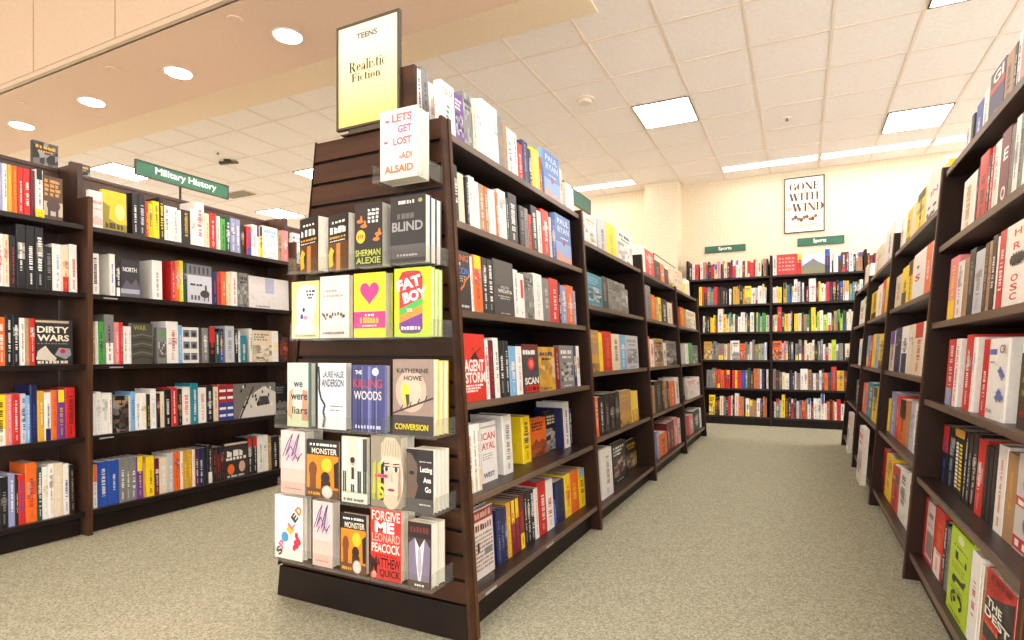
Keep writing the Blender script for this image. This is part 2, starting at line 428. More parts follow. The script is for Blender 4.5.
troffer(-15, 4, 'far square ceiling light panel just above the left bookcase tops')
off = 'square ceiling light panel outside the picture'
for i, j in ((-7, 0), (-7, 4), (-3, -2), (1, -4), (-3, -6), (1, -8), (-3, -10), (5, -2), (5, -6), (5, 2), (1, -12)):
    troffer(i, j, off, group='ceiling lights out of view')
for hx in (-2.4, -4.8, -7.2):  # unseen panels added to brighten the near floor at left
    for hy in (-2.2, -4.0):
        t = thing('ceiling_light', off, 'ceiling light', (hx, hy, 4.70), 0, 'ceiling lights out of view')
        m = MB(); frm_ = .02; m.box(-.5, -.5, -.014, .5, -.48, 0); m.box(-.5, .48, -.014, .5, .5, 0); m.box(-.5, -.48, -.014, -.48, .48, 0); m.box(.48, -.48, -.014, .5, .48, 0); m.build('light_frame', M['white'], t)
        m = MB(); m.box(-.48, -.48, -.01, .48, .48, -.003); m.build('diffuser', M['added_high_light'], t)
for i, lab in ((-6, 'long strip light above the back wall left of the column'), (-2, 'long strip light above the back wall between column and poster'),
               (0, 'long strip light above the back wall right of the poster'), (2, 'long strip light above the back wall in the right corner'),
               (-10, 'long strip light above the back wall far to the left'), (-14, 'long strip light above the back wall at the far left end')):
    troffer(i, 0, lab, 2, 8.02, 8.27, 'strip_light', 'strip_light', 'strip lights washing the back wall')
for k, lab in enumerate(('nearest recessed downlight in the soffit, beside the yellow sign', 'second recessed downlight in the soffit from the right',
                         'third recessed downlight in the soffit from the right', 'leftmost recessed downlight in view in the soffit',
                         'recessed downlight further along the soffit', 'recessed downlight at the far end of the soffit')):
    t = thing('downlight', lab, 'downlight', (-3.02 - 1.125 * k, 2.765, SOF_Z), 0, 'recessed downlights in the soffit')
    m = MB(); n = 32
    for i in range(n):
        a, c_ = 2 * math.pi * i / n, 2 * math.pi * (i + 1) / n
        R1, R2 = .098, .086
        m.poly([(R1 * math.cos(a), R1 * math.sin(a), 0), (R1 * math.cos(c_), R1 * math.sin(c_), 0), (R2 * math.cos(c_), R2 * math.sin(c_), -.008), (R2 * math.cos(a), R2 * math.sin(a), -.008)])
        m.poly([(R2 * math.cos(a), R2 * math.sin(a), -.008), (R2 * math.cos(c_), R2 * math.sin(c_), -.008), (R2 * math.cos(c_), R2 * math.sin(c_), 0), (R2 * math.cos(a), R2 * math.sin(a), 0)])
    m.build('trim_ring', M['white'], t, fix=False)
    m = MB(); m.disc(0, 0, .085, -.006, -.001); m.build('lens', M['can_light'], t)
for px, py, lab in ((235, 19, 'flush cap in the soffit nearest the viewer'), (113, 69, 'middle flush cap in the soffit'), (22, 104, 'leftmost flush cap in the soffit')):
    d = F * (SOF_Z - EYE) / (HOR - py); r = (px - CX) / F
    t = thing('sprinkler_cap', lab, 'sprinkler', (d * (r * CO - SI), d * (CO + r * SI), SOF_Z), 0, 'flush sprinkler caps in the soffit')
    m = MB(); m.disc(0, 0, .045, -.008, 0, 24); m.build('cap_plate', M['drywall'], t)
def ceil_pt(px, py):
    d = F * (CEIL - EYE) / (HOR - py); r = (px - CX) / F
    return (d * (r * CO - SI), d * (CO + r * SI), CEIL)
t = thing('smoke_detector', 'round white smoke detector on the ceiling above the deck books', 'smoke detector', ceil_pt(585, 99))
m = MB(); m.disc(0, 0, .085, -.012, 0); m.build('base', M['tbar'], t)
m = MB(); m.disc(0, 0, .062, -.045, -.012); m.build('sensor_head', M['tbar'], t, bevel=.008)
for px, py, lab in ((787, 118, 'small brass sprinkler head on the ceiling left of the poster top'), (218, 152, 'small dark sprinkler head above the green section sign')):
    t = thing('ceiling_sprinkler', lab, 'sprinkler', ceil_pt(px, py), 0, 'ceiling sprinkler heads')
    m = MB(); m.disc(0, 0, .04, -.008, 0); m.build('escutcheon', M['white'], t)
    m = MB(); m.disc(0, 0, .010, -.026, -.008, 12); m.disc(0, 0, .018, -.030, -.026, 12); m.build('nozzle', M['brass'], t)
t = thing('ceiling_speaker', 'small dark bracket fitting hanging from the ceiling above the green sign', 'ceiling fitting', ceil_pt(228, 160), .6)
m = MB(); m.box(-.04, -.04, -.03, .04, .04, 0); m.build('mount', M['bronze'], t)
m = MB(); m.prism([(-.10, -.030), (.12, -.02), (.12, -.03), (-.10, -.06)], -.03, .03, 'y'); m.build('arm', M['bronze'], t)
t = thing('air_vent', 'slim dark air vent in the ceiling right of the green sign', 'vent', ceil_pt(238, 194), 0)
m = MB(); m.box(-.29, -.15, -.01, .29, .15, 0); m.build('vent_frame', M['tbar'], t)
m = MB()
for k in range(7): m.box(-.26, -.12 + k * .036, -.014, .26, -.106 + k * .036, -.01)
m.build('louver', M['bronze'], t)

# ------------------------------------------------------------------ bookcases
LV1 = [1.715, 1.415, 1.103, .782, .458, .132]
LV2 = [1.587, 1.228, .848, .480, .110]
LVR = [1.702, 1.390, 1.078, .764, .440, .118]
LVR2 = [1.573, 1.222, .849, .475, .108]
LVL = [1.623, 1.268, .895, .517, .126]
LVB = [1.978, 1.618, 1.245, .871, .490, .118]
TH = .026
def fc(z): return -.957 - .0667 * z          # front of the centre gondola
def fr(z): return .398 + .080 * z            # front of the right gondola
def fl(z): return -3.335
def gondola(label, y0, y1, levels, front, sgn, cx, top0, top1=None, step=None, tags=(), kick_in=.055, pt=.014, pm='wood'):
    """one bay; sgn=+1: books face +X. The near side panel belongs to the bay, the far one only when top1 is given"""
    t = thing('bookcase', label, 'bookcase', (cx, (y0 + y1) / 2, 0))
    ox, oy = cx, (y0 + y1) / 2
    def panel(y, top, step):
        h0 = abs(front(0) - cx); h1 = abs(front(top) - cx)
        pr = [(-h0, 0), (h0, 0), (h1, top)]
        if step: pr += [(step[0], top), (step[0], step[1]), (-step[0], step[1]), (-step[0], top)]
        pr += [(-h1, top)]
        m = MB(); m.prism(pr, y - pt - oy, y + pt - oy, 'y'); m.build('side_panel', M[pm], t, bevel=.003)
        m = MB()                                  # front edge of the upright, light put into its colour
        a0, a1 = sgn * h0, sgn * h1
        m.prism([(a0, 0), (a0 + sgn * .004, 0), (a1 + sgn * .004, top), (a1, top)], y - pt + .001 - oy, y + pt - .001 - oy, 'y'); m.build('edge_band', M['edge'], t)
    panel(y0, top0, step)
    if top1: panel(y1, top1, None)
    a, bb = y0 + pt + .001 - oy, y1 - .015 - oy
    for z in levels:
        xf = front(z) - sgn * .012 - ox
        m = MB(); x0, x1 = sorted((0.011 * sgn, xf)); m.box(x0, a, z - TH, x1, bb, z); s_ = m.build('shelf', M['wood_h'], t, bevel=.003)
        m = MB(); x0, x1 = sorted((xf, xf + sgn * .003)); m.box(x0, a, z - TH + .002, x1, bb, z - .001); m.build('edge_strip', M['lip'], s_)
    m = MB(); m.box(-.010, a, .0, .010, bb, levels[0] - .002); m.build('back_panel', M['groove'], t)
    z = levels[-1] - TH; xk = front(0) - sgn * kick_in - ox
    m = MB(); x0, x1 = sorted((xk, xk - sgn * .02)); m.box(x0, a, 0, x1, bb, z); m.build('kick_board', M['kick'], t)
    for y, z in tags:
        m = MB(); xf = front(z) - sgn * .012 - ox; x0, x1 = sorted((xf, xf + sgn * .005)); m.box(x0, y - oy - .04, z - TH + .005, x1, y - oy + .04, z - TH + .015)
        m.build('shelf_tag', M['tagcard'], t)
    return t
PY = [1.678, 3.02, 4.37, 5.69, 7.0]
gondola('tall first bay of the dark centre bookcases, right behind the slatwall endcap', PY[0], PY[1], LV1, fc, 1, -1.36, 1.753, None, (.150, 1.97), ((1.80, .132), (2.34, .132)), pt=.010, pm='slat')
gondola('second bay of the dark centre bookcases, lower than the first', PY[1], PY[2], LV2, fc, 1, -1.36, 1.740)
gondola('third bay of the dark centre bookcases', PY[2], PY[3], LV2, fc, 1, -1.36, 1.705)
gondola('last bay of the dark centre bookcases, facing the far aisle end', PY[3], PY[4], LV2, fc, 1, -1.36, 1.60, 1.60)
RY = [1.60, 2.94, 4.28, 5.63, 6.95, 8.27]
gondola('nearest dark bookcase on the right edge of the picture', RY[0], RY[1], LVR, fr, -1, .842, 1.72, None, None, ((2.86, 1.702),))
gondola('second bookcase on the right, with yellow and black guides', RY[1], RY[2], LVR2, fr, -1, .842, 1.72, None, None, ((4.16, 1.573),))
gondola('third bookcase on the right, books jutting from its bottom shelf', RY[2], RY[3], LVR2, fr, -1, .842, 1.70, None, None, ((5.5, 1.573),))
gondola('fourth bookcase on the right, the last before the back wall', RY[3], RY[4], LVR2, fr, -1, .842, 1.60, 1.60, None, ((6.8, 1.573),))

LYS = [.36, 1.735, 3.112, 4.49]
def left_case(label, y0, y1, last=False):
    cx = -3.76; oy = (y0 + y1) / 2
    t = thing('bookcase', label, 'bookcase', (cx, oy, 0))
    def panel(y):
        m = MB(); pr = [(-.435, 0), (.435, 0), (.435, 1.774), (.344, 1.774), (.344, 1.963), (-.344, 1.963), (-.344, 1.774), (-.435, 1.774)]
        m.prism(pr, y - .013 - oy, y + .013 - oy, 'y'); m.build('side_panel', M['wood_lit'], t, bevel=.003)
        m = MB(); m.box(.435, y - .012 - oy, 0, .439, y + .012 - oy, 1.774); m.build('edge_band', M['edge'], t)
    panel(y0)
    if last: panel(y1)
    a, bb = y0 + .017 - oy, y1 - .017 - oy
    for z in LVL:
        m = MB(); m.box(.171, a, z - TH, .418, bb, z); s_ = m.build('shelf', M['wood_h'], t, bevel=.003)
        m = MB(); m.box(.418, a, z - TH + .002, .421, bb, z - .001); m.build('edge_strip', M['kick' if z < 1.5 else 'wood_h'], s_)
    m = MB(); m.box(.150, a, 0, .170, bb, 1.93); m.build('back_panel', M['wood_lit'], t)
    m = MB(); m.box(-.30, a, 1.93, .175, bb, 1.952); m.build('top_board', M['wood_lit'], t, bevel=.003)
    m = MB(); m.box(.36, a, 0, .38, bb, LVL[-1] - TH); m.build('kick_board', M['kick'], t)
    for y, z in ((oy - .58, 1.268), (oy - .55, .895), (oy - .6, .517)) if y0 > 1 and y0 < 2 else ():
        m = MB(); m.box(.421, y - oy - .035, z - TH + .005, .423, y - oy + .035, z - TH + .012); m.build('shelf_tag', M['tagcard'], t)
    return t
left_case('dark bookcase cut by the left edge of the picture', LYS[0], LYS[1])
left_case('dark bookcase under the green section sign', LYS[1], LYS[2])
left_case('dark bookcase mostly hidden behind the slatwall endcap', LYS[2], LYS[3], True)

def back_case(label, x0, x1, last):
    ox = (x0 + x1) / 2; D0 = 8.30; D1 = WALLY - .005; oy = D0
    t = thing('bookcase', label, 'bookcase', (ox, oy, 0))
    for x in (x0, x1) if last else (x0,):
        m = MB(); m.box(x - .014 - ox, -.004, 0, x + .014 - ox, D1 - oy, 2.24); m.build('side_panel', M['wood'], t, bevel=.003)
    a, bb = x0 + .015 - ox, x1 - .015 - ox
    for z in LVB:
        m = MB(); m.box(a, .006, z - TH, bb, D1 - oy - .021, z); m.build('shelf', M['wood_h'], t, bevel=.003)
    m = MB(); m.box(a, D1 - oy - .02, 0, bb, D1 - oy, 2.17); m.build('back_panel', M['wood'], t)
    m = MB(); m.box(a, .03, 0, bb, .05, LVB[-1] - TH); m.build('kick_board', M['kick'], t)
back_case('left bay of the dark bookcase along the back wall', -1.39, -.328, False)
back_case('middle bay of the dark bookcase along the back wall, under the framed poster', -.328, .735, False)
back_case('right bay of the dark bookcase along the back wall, mostly hidden by the right bookcases', .735, 1.80, True)

# ------------------------------------------------------------------ slatwall endcap
EL0, EL1, ER0, ER1, ET = -1.845, -1.646, -.957, -1.0738, 1.753
EY = 1.640                                        # plane of the slats
ec = thing('slatwall_endcap', 'tapered dark brown slatwall endcap with clear racks, at the front of the centre bookcases', 'display stand', (-1.4, EY + .03, 0))
def ex(z, side):
    f = z / ET
    return (EL0 + (EL1 - EL0) * f) if side < 0 else (ER0 + (ER1 - ER0) * f)
m = MB(); zk = .118; n = 20; p = (ET - zk) / n
for i in range(n):
    za, zb = zk + i * p + .006, zk + (i + 1) * p - .005
    pr = [(ex(za, -1) + .004 + 1.4, za), (ex(za, 1) - .014 + 1.4, za), (ex(zb, 1) - .014 + 1.4, zb), (ex(zb, -1) + .004 + 1.4, zb)]
    m.prism(pr, -.030, -.014, 'y')
m.build('slats', M['slat'], ec, bevel=.002)
m = MB(); m.prism([(EL0 + .006 + 1.4, 0), (ER0 - .014 + 1.4, 0), (ER1 - .014 + 1.4, ET - .004), (EL1 + .006 + 1.4, ET - .004)], -.013, -.004, 'y'); m.build('backing', M['groove'], ec)
m = MB(); m.prism([(EL0 + 1.4, 0), (ER0 - .014 + 1.4, 0), (ex(zk, 1) - .014 + 1.4, zk), (ex(zk, -1) + 1.4, zk)], -.034, -.014, 'y'); m.build('kick_board', M['kick'], ec, bevel=.002)
m = MB(); m.prism([(ER0 - .013 + 1.4, 0), (ER0 + 1.4, 0), (ER1 + 1.4, ET), (ER1 - .013 + 1.4, ET)], -.036, -.003, 'y'); m.build('corner_post', M['slat'], ec, bevel=.002)
m = MB(); m.prism([(EL0 + 1.4, zk), (EL0 + .003 + 1.4, zk), (EL1 + .003 + 1.4, ET), (EL1 + 1.4, ET)], -.032, -.003, 'y'); m.build('corner_strip', M['wood'], ec)

# ------------------------------------------------------------------ signs
def frame(mb, W, H, t, d):
    mb.box(0, 0, 0, t, d, H); mb.box(W - t, 0, 0, W, d, H); mb.box(t, 0, 0, W - t, d, t); mb.box(t, 0, H - t, W - t, d, H)
x0 = on_y(337, 1.655); x1 = on_y(400, 1.655); z0, z1 = 1.782, 2.170
W, H = x1 - x0, z1 - z0
t = thing('framed_sign', 'tall yellow sign in a thin dark frame on top of the slatwall endcap', 'sign', (x0, 1.650, z0))
m = MB(); frame(m, W, H, .010, .016); m.build('sign_frame', M['bronze'], t, bevel=.0015)
m = MB(); m.box(.06, .004, -.028, W - .06, .012, .0); m.box(.04, -.02, -.030, W - .04, .05, -.026); m.build('stand_foot', M['bronze'], t)
def yellow_sheet():
    mt, nt, bs = new_mat('sign sheet fading from cream to yellow'); L = nt.links.new
    tc = N(nt, 'ShaderNodeTexCoord'); sx = N(nt, 'ShaderNodeSeparateXYZ'); rp = N(nt, 'ShaderNodeValToRGB')
    rp.color_ramp.elements[0].color = (*srgb(240, 212, 104), 1); rp.color_ramp.elements[1].color = (*srgb(242, 232, 188), 1); rp.color_ramp.elements[1].position = .75
    L(tc.outputs['Generated'], sx.inputs[0]); L(sx.outputs['Z'], rp.inputs['Fac']); L(rp.outputs['Color'], bs.inputs['Base Color']); bs.inputs['Roughness'].default_value = .3
    return mt
m = MB(); m.box(.010, .003, .010, W - .010, .010, H - .010); m.build('sign_sheet', yellow_sheet(), t)
m = MB(); S = Sheet(m, W, H, .0025); ink = srgb(62, 56, 18)
S.text('for', .42, .895, .55, .92, srgb(150, 140, 120)); S.text('TEENS', .33, .83, .66, .885, srgb(82, 78, 88), .035)
m.build('heading', M['jacket'], t); m = MB(); S = Sheet(m, W, H, .0025); S.serif('Realistic', .21, .53, .79, .63, ink); S.serif('Fiction', .25, .435, .71, .515, ink)
m.build('lettering', M['jacket'], t)

def hang_sign(label, x, ya, yb, z0, z1, txt, u0, u1, post=True):
    t = thing('section_sign', label, 'sign', (x, ya, z0), math.pi / 2)
    W, H = yb - ya, z1 - z0
    m = MB(); frame(m, W, H, .006, .014); m.build('sign_frame', M['bronze'], t)
    m = MB(); m.box(.006, .003, .006, W - .006, .011, H - .006); m.build('sign_face', M['green'], t)
    if txt:
        m = MB(); S = Sheet(m, W, H, .0025); S.text(txt, u0, .24, u1, .82, (0.95, 0.95, 0.92), .02); m.build('lettering', M['jacket'], t)
    if post:
        m = MB(); zb = post - z0
        for u in (.45,): m.box(W * u - .006, .004, zb, W * u + .006, .012, 0)
        m.build('sign_post', M['metal'], t)
    return t
hang_sign('long green section sign with white lettering on a post above the left bookcase', -3.58, 2.118, 2.755, 2.032, 2.128, 'Military History', .19, .85, 1.952)
hang_sign('plain green section sign on a post above the first centre bookcase', -1.36, 3.06, 4.04, 1.965, 2.068, None, 0, 0, 1.587)
for pa, pb, ya, yb, u0, u1, lab in ((704.7, 745.6, 247, 253.6, .34, .66, 'small green wall sign left of the framed poster'), (797.4, 844.5, 238.6, 246.6, .34, .62, 'small green wall sign below the framed poster')):
    xa, xb = on_y(pa, WALLY - .02), on_y(pb, WALLY - .02); za, zb = z_at(yb, xa, WALLY - .02), z_at(ya, xa, WALLY - .02)
    t = thing('section_sign', lab, 'sign', (xa, WALLY - .018, za), 0, 'green signs on the back wall')
    W, H = xb - xa, zb - za
    m = MB(); frame(m, W, H, .006, .014); m.build('sign_frame', M['bronze'], t)
    m = MB(); m.box(.006, .003, .006, W - .006, .013, H - .006); m.build('sign_face', M['green'], t)
    m = MB(); S = Sheet(m, W, H, .0025); S.text('Sports', u0, .22, u1, .84, (0.95, 0.95, 0.92), .02); m.build('lettering', M['jacket'], t)

# framed poster on the back wall
xa, xb = on_y(784.2, WALLY - .02), on_y(824.7, WALLY - .02); za, zb = z_at(234, xa, WALLY - .02), z_at(179, xa, WALLY - .02)
W, H = xb - xa, zb - za
t = thing('framed_poster', 'framed poster with large dark lettering on the cream back wall', 'poster', (xa, WALLY - .026, za))
m = MB(); frame(m, W, H, .014, .024); m.build('poster_frame', M['bronze'], t, bevel=.002)
m = MB(); m.box(.014, .006, .014, W - .014, .02, H - .014); m.build('poster_sheet', plain('poster paper', srgb(248, 236, 214), .6), t)
m = MB(); S = Sheet(m, W, H, .0055); ik = srgb(88, 62, 48)
S.serif('GONE', .13, .76, .86, .90, ik); S.serif('WITH', .13, .575, .86, .715, ik); S.serif('the', .05, .40, .19, .50, ik); S.serif('WIND', .21, .38, .97, .53, ik)
m.build('title', M['jacket'], t); m = MB(); S = Sheet(m, W, H, .0055); rg = random.Random(3)
for k in range(9):
    S.ell(.22 + .07 * k, .255 + .03 * math.sin(k * 1.7), .045, .03 + .012 * rg.random(), ik if k % 2 else srgb(140, 96, 70), 9)
m.build('drawing', M['jacket'], t); m = MB(); S = Sheet(m, W, H, .0055); S.marks(.12, .12, .88, .15, srgb(190, 190, 120), 8, rg)
m.build('caption', M['jacket'], t)

# ------------------------------------------------------------------ covers
k_, w_ = PAL['k'], PAL['w']
def cov_icon(S):
    S.rect(0, 0, 1, 1, (.02, .018, .02)); S.text('ISING', .04, .83, .92, .94, srgb(206, 92, 40)); S.text('THE', .08, .75, .42, .80, w_); S.text('ICON', .12, .61, .95, .72, srgb(70, 120, 200))
    for v in (.56, .52, .48): S.marks(.06, v, .7, v + .02, (.5, .5, .5), 5)
    P = [(.08, .22), (.26, .27), (.30, .33), (.55, .42), (.62, .5), (.96, .62)]
    for a, c in zip(P, P[1:]): S.line(*a, *c, .008, PAL['o'])
    S.marks(.15, .05, .85, .09, (.6, .6, .6), 7)
def cov_wich(S):
    S.rect(0, 0, 1, 1, (.045, .045, .048)); S.rect(.1, .55, .9, .98, (.075, .072, .07)); S.text('SOUTH', .34, .49, .74, .54, PAL['s']); S.text('WICHITA', .2, .41, .9, .475, w_)
    S.marks(.2, .34, .85, .36, (.6, .6, .45), 7); S.marks(.3, .3, .8, .32, (.6, .6, .45), 5); S.marks(.3, .03, .8, .05, (.5, .5, .5), 6)
def cov_agent(S):
    S.rect(0, 0, 1, 1, srgb(214, 52, 40)); S.rect(.03, .82, .2, .92, srgb(235, 200, 180))
    S.shape([(.4, .62), (.5, .68), (.62, .74), (.7, .66), (.78, .62), (.6, .6)], srgb(70, 30, 26)); S.line(.6, .7, .85, .8, .004, srgb(70, 30, 26)); S.line(.5, .8, .56, .76, .004, srgb(70, 30, 26))
    S.text('AGENT', .18, .44, .93, .62, w_, .03); S.text('STORM', .2, .27, .97, .43, w_, .03)
    for v in (.22, .18, .14): S.marks(.2, v, .9 - (.22 - v) * 3, v + .03, w_, 8)
def cov_scan(S):
    S.rect(0, 0, 1, 1, (.06, .055, .06)); S.rect(0, .9, 1, 1, srgb(110, 24, 24)); S.marks(.05, .79, .85, .88, w_, 5); S.ell(.52, .6, .22, .13, PAL['r']); S.ell(.52, .6, .13, .08, srgb(240, 120, 110))
    S.text('SCAN', .1, .18, .95, .32, w_, .03); S.rect(.08, .02, .98, .16, PAL['r']); S.marks(.12, .05, .95, .13, srgb(90, 10, 10), 6)
def cov_west(S):
    S.rect(0, 0, 1, 1, PAL['w']); S.rect(0, .9, 1, .93, srgb(180, 176, 170)); S.text('ICAN', .04, .70, .92, .82, PAL['r'], .02); S.text('AYAL', .02, .54, .9, .66, PAL['r'], .02)
    for v in (.46, .42, .38): S.marks(.06, v, .7, v + .015, PAL['g'], 6)
    S.text('WEST', .06, .08, .8, .16, srgb(70, 60, 90), .02)
def cov_news(S):
    S.rect(0, 0, 1, 1, srgb(228, 214, 204)); rg = random.Random(5)
    S.rect(0, .82, 1, .98, srgb(150, 52, 50)); S.marks(.08, .86, .9, .95, srgb(214, 170, 150), 6, rg); S.marks(.08, .68, .95, .77, srgb(120, 60, 60), 7, rg)
    for i in range(9): S.marks(.06, .60 - i * .06, .95, .63 - i * .06, rg.choice([PAL['g'], srgb(170, 120, 110)]), 9, rg)
    S.rect(.14, .38, .24, .52, k_); S.rect(.5, .3, .9, .4, PAL['g'])
def cov_ryan(S):
    S.rect(0, 0, 1, 1, srgb(92, 128, 190)); S.rect(0, 0, 1, .42, srgb(140, 170, 216)); S.text('PAUL', .14, .80, .88, .92, srgb(206, 218, 240), .02); S.text('RYAN', .14, .62, .88, .75, srgb(206, 218, 240), .02)
    S.ell(.5, .42, .08, .06, srgb(160, 60, 70)); S.shape([(0, 0), (0, .22), (.25, .2), (.5, .1), (.8, .16), (1, .06), (1, 0)], srgb(216, 150, 130)); S.marks(.3, .5, .8, .53, w_, 5)
def cov_dirty(S):
    S.rect(0, 0, 1, 1, (.03, .025, .024)); S.rect(0, .92, .9, .97, srgb(196, 178, 150)); S.text('DIRTY', .04, .70, .9, .84, srgb(240, 232, 208), .03); S.text('WARS', .04, .52, .9, .66, srgb(240, 232, 208), .03)
    S.marks(.04, .455, .88, .48, PAL['g'], 9); S.shape([(.0, .12), (.05, .3), (.25, .42), (.4, .26), (.55, .15), (.5, .08)], srgb(206, 196, 180)); S.shape([(.5, .22), (.62, .38), (.92, .36), (.96, .22), (.8, .12)], srgb(150, 150, 160)); S.ell(.72, .3, .08, .05, PAL['r'])
    S.marks(.04, .03, .86, .09, srgb(220, 210, 190), 8)
def cov_osc(S):
    S.rect(0, 0, 1, 1, srgb(242, 234, 222))
    for t, v in (('H', .84), ('R', .68), ('O', .30), ('S', .19), ('C', .08)): S.text(t, .16, v, .30, v + .085, PAL['r'])
    for k in range(14): a = k * .45; S.line(.26, .56, .26 + .14 * math.cos(a), .56 + .075 * math.sin(a), .012, k_)
    S.ell(.26, .56, .09, .05, k_)
def cov_puzzle(S):
    S.rect(.04, .80, .42, .87, srgb(96, 110, 180)); q = srgb(110, 122, 186)
    for u, v in ((.66, .60), (.78, .55), (.70, .34), (.82, .29), (.66, .28)):
        S.rect(u - .08, v - .03, u + .08, v + .03, q)
        for du, dv in ((.1, 0), (-.1, 0), (0, .04), (0, -.04)): S.ell(u + du, v + dv, .035, .017, q, 8)
    S.marks(.06, .7, .4, .72, PAL['g'], 4); S.marks(.1, .08, .42, .13, (.3, .3, .3), 4); S.text('CR', .66, .82, .94, .92, srgb(120, 80, 76))
def cov_gi(S):
    S.rect(0, 0, 1, 1, srgb(56, 44, 90)); S.rect(0, .76, 1, 1, (.03, .03, .035)); S.text('GI', .2, .79, .88, .96, w_, .03); S.rect(0, .68, 1, .76, PAL['r'])
    for u, v in ((.3, .3), (.42, .36), (.54, .36), (.66, .32)): S.line(.5, .18, u + .05, v, .007, srgb(228, 168, 140))
    S.ell(.52, .18, .16, .07, srgb(228, 168, 140))
def cov_lime(S):
    S.rect(0, 0, 1, 1, PAL['i']); S.ell(.5, .91, .16, .05, srgb(214, 220, 170)); S.marks(.2, .80, .9, .815, srgb(60, 70, 20), 6)
    S.rect(.28, .66, .42, .75, k_); S.rect(.44, .665, .74, .675, k_); S.rect(.76, .66, .84, .73, k_)
    S.rect(.25, .42, .8, .47, k_); S.ell(.3, .41, .09, .04, k_); S.line(.7, .46, .86, .5, .012, k_)
    for k in range(22):
        a0 = math.radians(-60 + k * 14); S.line(.52 + .25 * math.cos(a0), .22 + .075 * math.sin(a0), .52 + .25 * math.cos(a0 + .26), .22 + .075 * math.sin(a0 + .26), .012, k_) if k not in (10, 11, 21) else None
    S.ell(.46, .22, .06, .03, k_); S.marks(.2, .06, .85, .08, srgb(60, 70, 20), 8)
    for v in (.60, .56, .36, .32): S.marks(.22, v, .85, v + .012, srgb(90, 110, 20), 8)
def cov_dest(S):
    S.rect(0, 0, 1, 1, srgb(186, 36, 34)); S.shape([(0, .68), (.2, .74), (.5, .80), (.7, .84), (1, .92), (1, .3), (0, .3)], (.03, .022, .024)); S.rect(0, .44, .55, .52, PAL['r'])
    for i in range(5):
        for j in range(3): S.ell(.1 + i * .12, .81 + j * .045, .03, .012, srgb(120, 20, 24), 8)
    S.marks(.2, .93, .9, .98, srgb(110, 20, 24), 4); S.text('THE', .12, .65, .66, .74, w_, .03); S.text('DEST', .06, .54, .94, .63, w_, .03); S.marks(.12, .46, .6, .49, PAL['o'], 5)
def cov_red(S):
    S.rect(.26, .0, 1, 1, srgb(222, 206, 200)); S.rect(.34, .12, .96, .5, srgb(150, 120, 116)); S.marks(.4, .74, .9, .82, srgb(110, 90, 90), 4); S.marks(.4, .6, .9, .63, srgb(190, 90, 84), 6); S.rect(.26, .0, 1, .06, srgb(196, 60, 54))
def cov_to(S):
    S.rect(0, 0, 1, 1, PAL['w']); S.text('T', .04, .84, .3, .95, k_, .03); S.text('O', .04, .62, .3, .78, k_, .03); S.marks(.2, .2, .8, .3, k_, 3); S.rect(0, .4, 1, .42, PAL['r'])
def cov_stars(S):
    S.rect(0, 0, 1, 1, srgb(206, 200, 194)); S.ell(.4, .72, .26, .2, srgb(120, 112, 108)); S.rect(0, .46, 1, .56, srgb(196, 60, 54)); S.marks(.06, .48, .95, .54, w_, 6)
    S.ell(.45, .3, .25, .14, srgb(110, 104, 100)); S.rect(0, .02, 1, .15, srgb(196, 60, 54)); S.marks(.06, .05, .95, .12, w_, 5)
def cov_strip(S):
    S.text('BURNED', .2, .1, .8, .9, w_) if False else None
    for i in range(12): S.rect(.18, .12 + i * .058, .45, .16 + i * .058, w_); S.rect(.55, .12 + i * .058, .85, .155 + i * .058, PAL['y'])
    S.rect(0, .88, 1, 1, PAL['O'])
def cov_in(S):
    S.text('IN', .3, .50, .75, .60, PAL['r']); rg = random.Random(4)
    for k in range(10): S.ell(rg.uniform(.15, .7), rg.uniform(.1, .32), .09, .03, k_, 8)
def cov_ess(S): S.text('S', .2, .40, .62, .54, PAL['r'], .03); S.rect(.3, .66, .5, .72, PAL['n'])
def cov_eo(S): S.text('E', .35, .60, .8, .76, w_, .03); S.text('O', .35, .08, .8, .26, w_, .03)
def cov_grid(S):
    for u, v, c in ((.2, .72, 'k'), (.2, .52, 'k'), (.55, .12, 'i'), (.55, .02, 'b'), (.62, .5, 'o'), (.62, .78, 'r')): S.rect(u, v, u + .22, v + .12, PAL[c])
def cov_olive(S):
    S.rect(0, 0, 1, 1, srgb(66, 54, 44)); S.rect(0, .82, 1, 1, srgb(232, 226, 214))
    for v, c in ((.66, 'i'), (.5, 'i'), (.36, 'i'), (.14, 'r')): S.marks(.08, v, .95, v + .06, tuple(.5 * q for q in PAL[c]), 6)
def cov_flag(S):
    S.rect(0, .5, 1, 1, srgb(160, 44, 52)); S.rect(0, 0, 1, .5, srgb(52, 66, 140))
    for v in (.1, .3, .6, .8): S.rect(.1, v, .9, v + .07, w_)
def cov_bw(S):
    rg = random.Random(8); S.rect(0, 0, 1, 1, srgb(120, 116, 110)); S.shape([(.1, 0), (.3, .6), (.7, .9), (1, .7), (1, 0)], srgb(216, 210, 200)); S.shape([(.5, .3), (.6, .6), (.8, .6), (.85, .35)], srgb(70, 66, 62))
    for k in range(26): S.ell(rg.uniform(.05, .9), rg.uniform(.3, .95), .02, .05, rg.choice([k_, PAL['g'], w_]), 8)
    S.line(.12, 0, .45, .9, .012, srgb(60, 56, 54))
def cov_map(S):
    rg = random.Random(9); S.rect(0, 0, 1, 1, srgb(226, 220, 216)); S.rect(.4, .5, .62, .98, srgb(176, 180, 206))
    for k in range(24): u, v = rg.random() * .8, rg.random() * .9; S.line(u, v, u + rg.uniform(-.2, .2), v + rg.uniform(-.2, .2), .0012, srgb(170, 160, 160))
    S.marks(.15, .04, .5, .1, srgb(150, 150, 150), 8, rg)
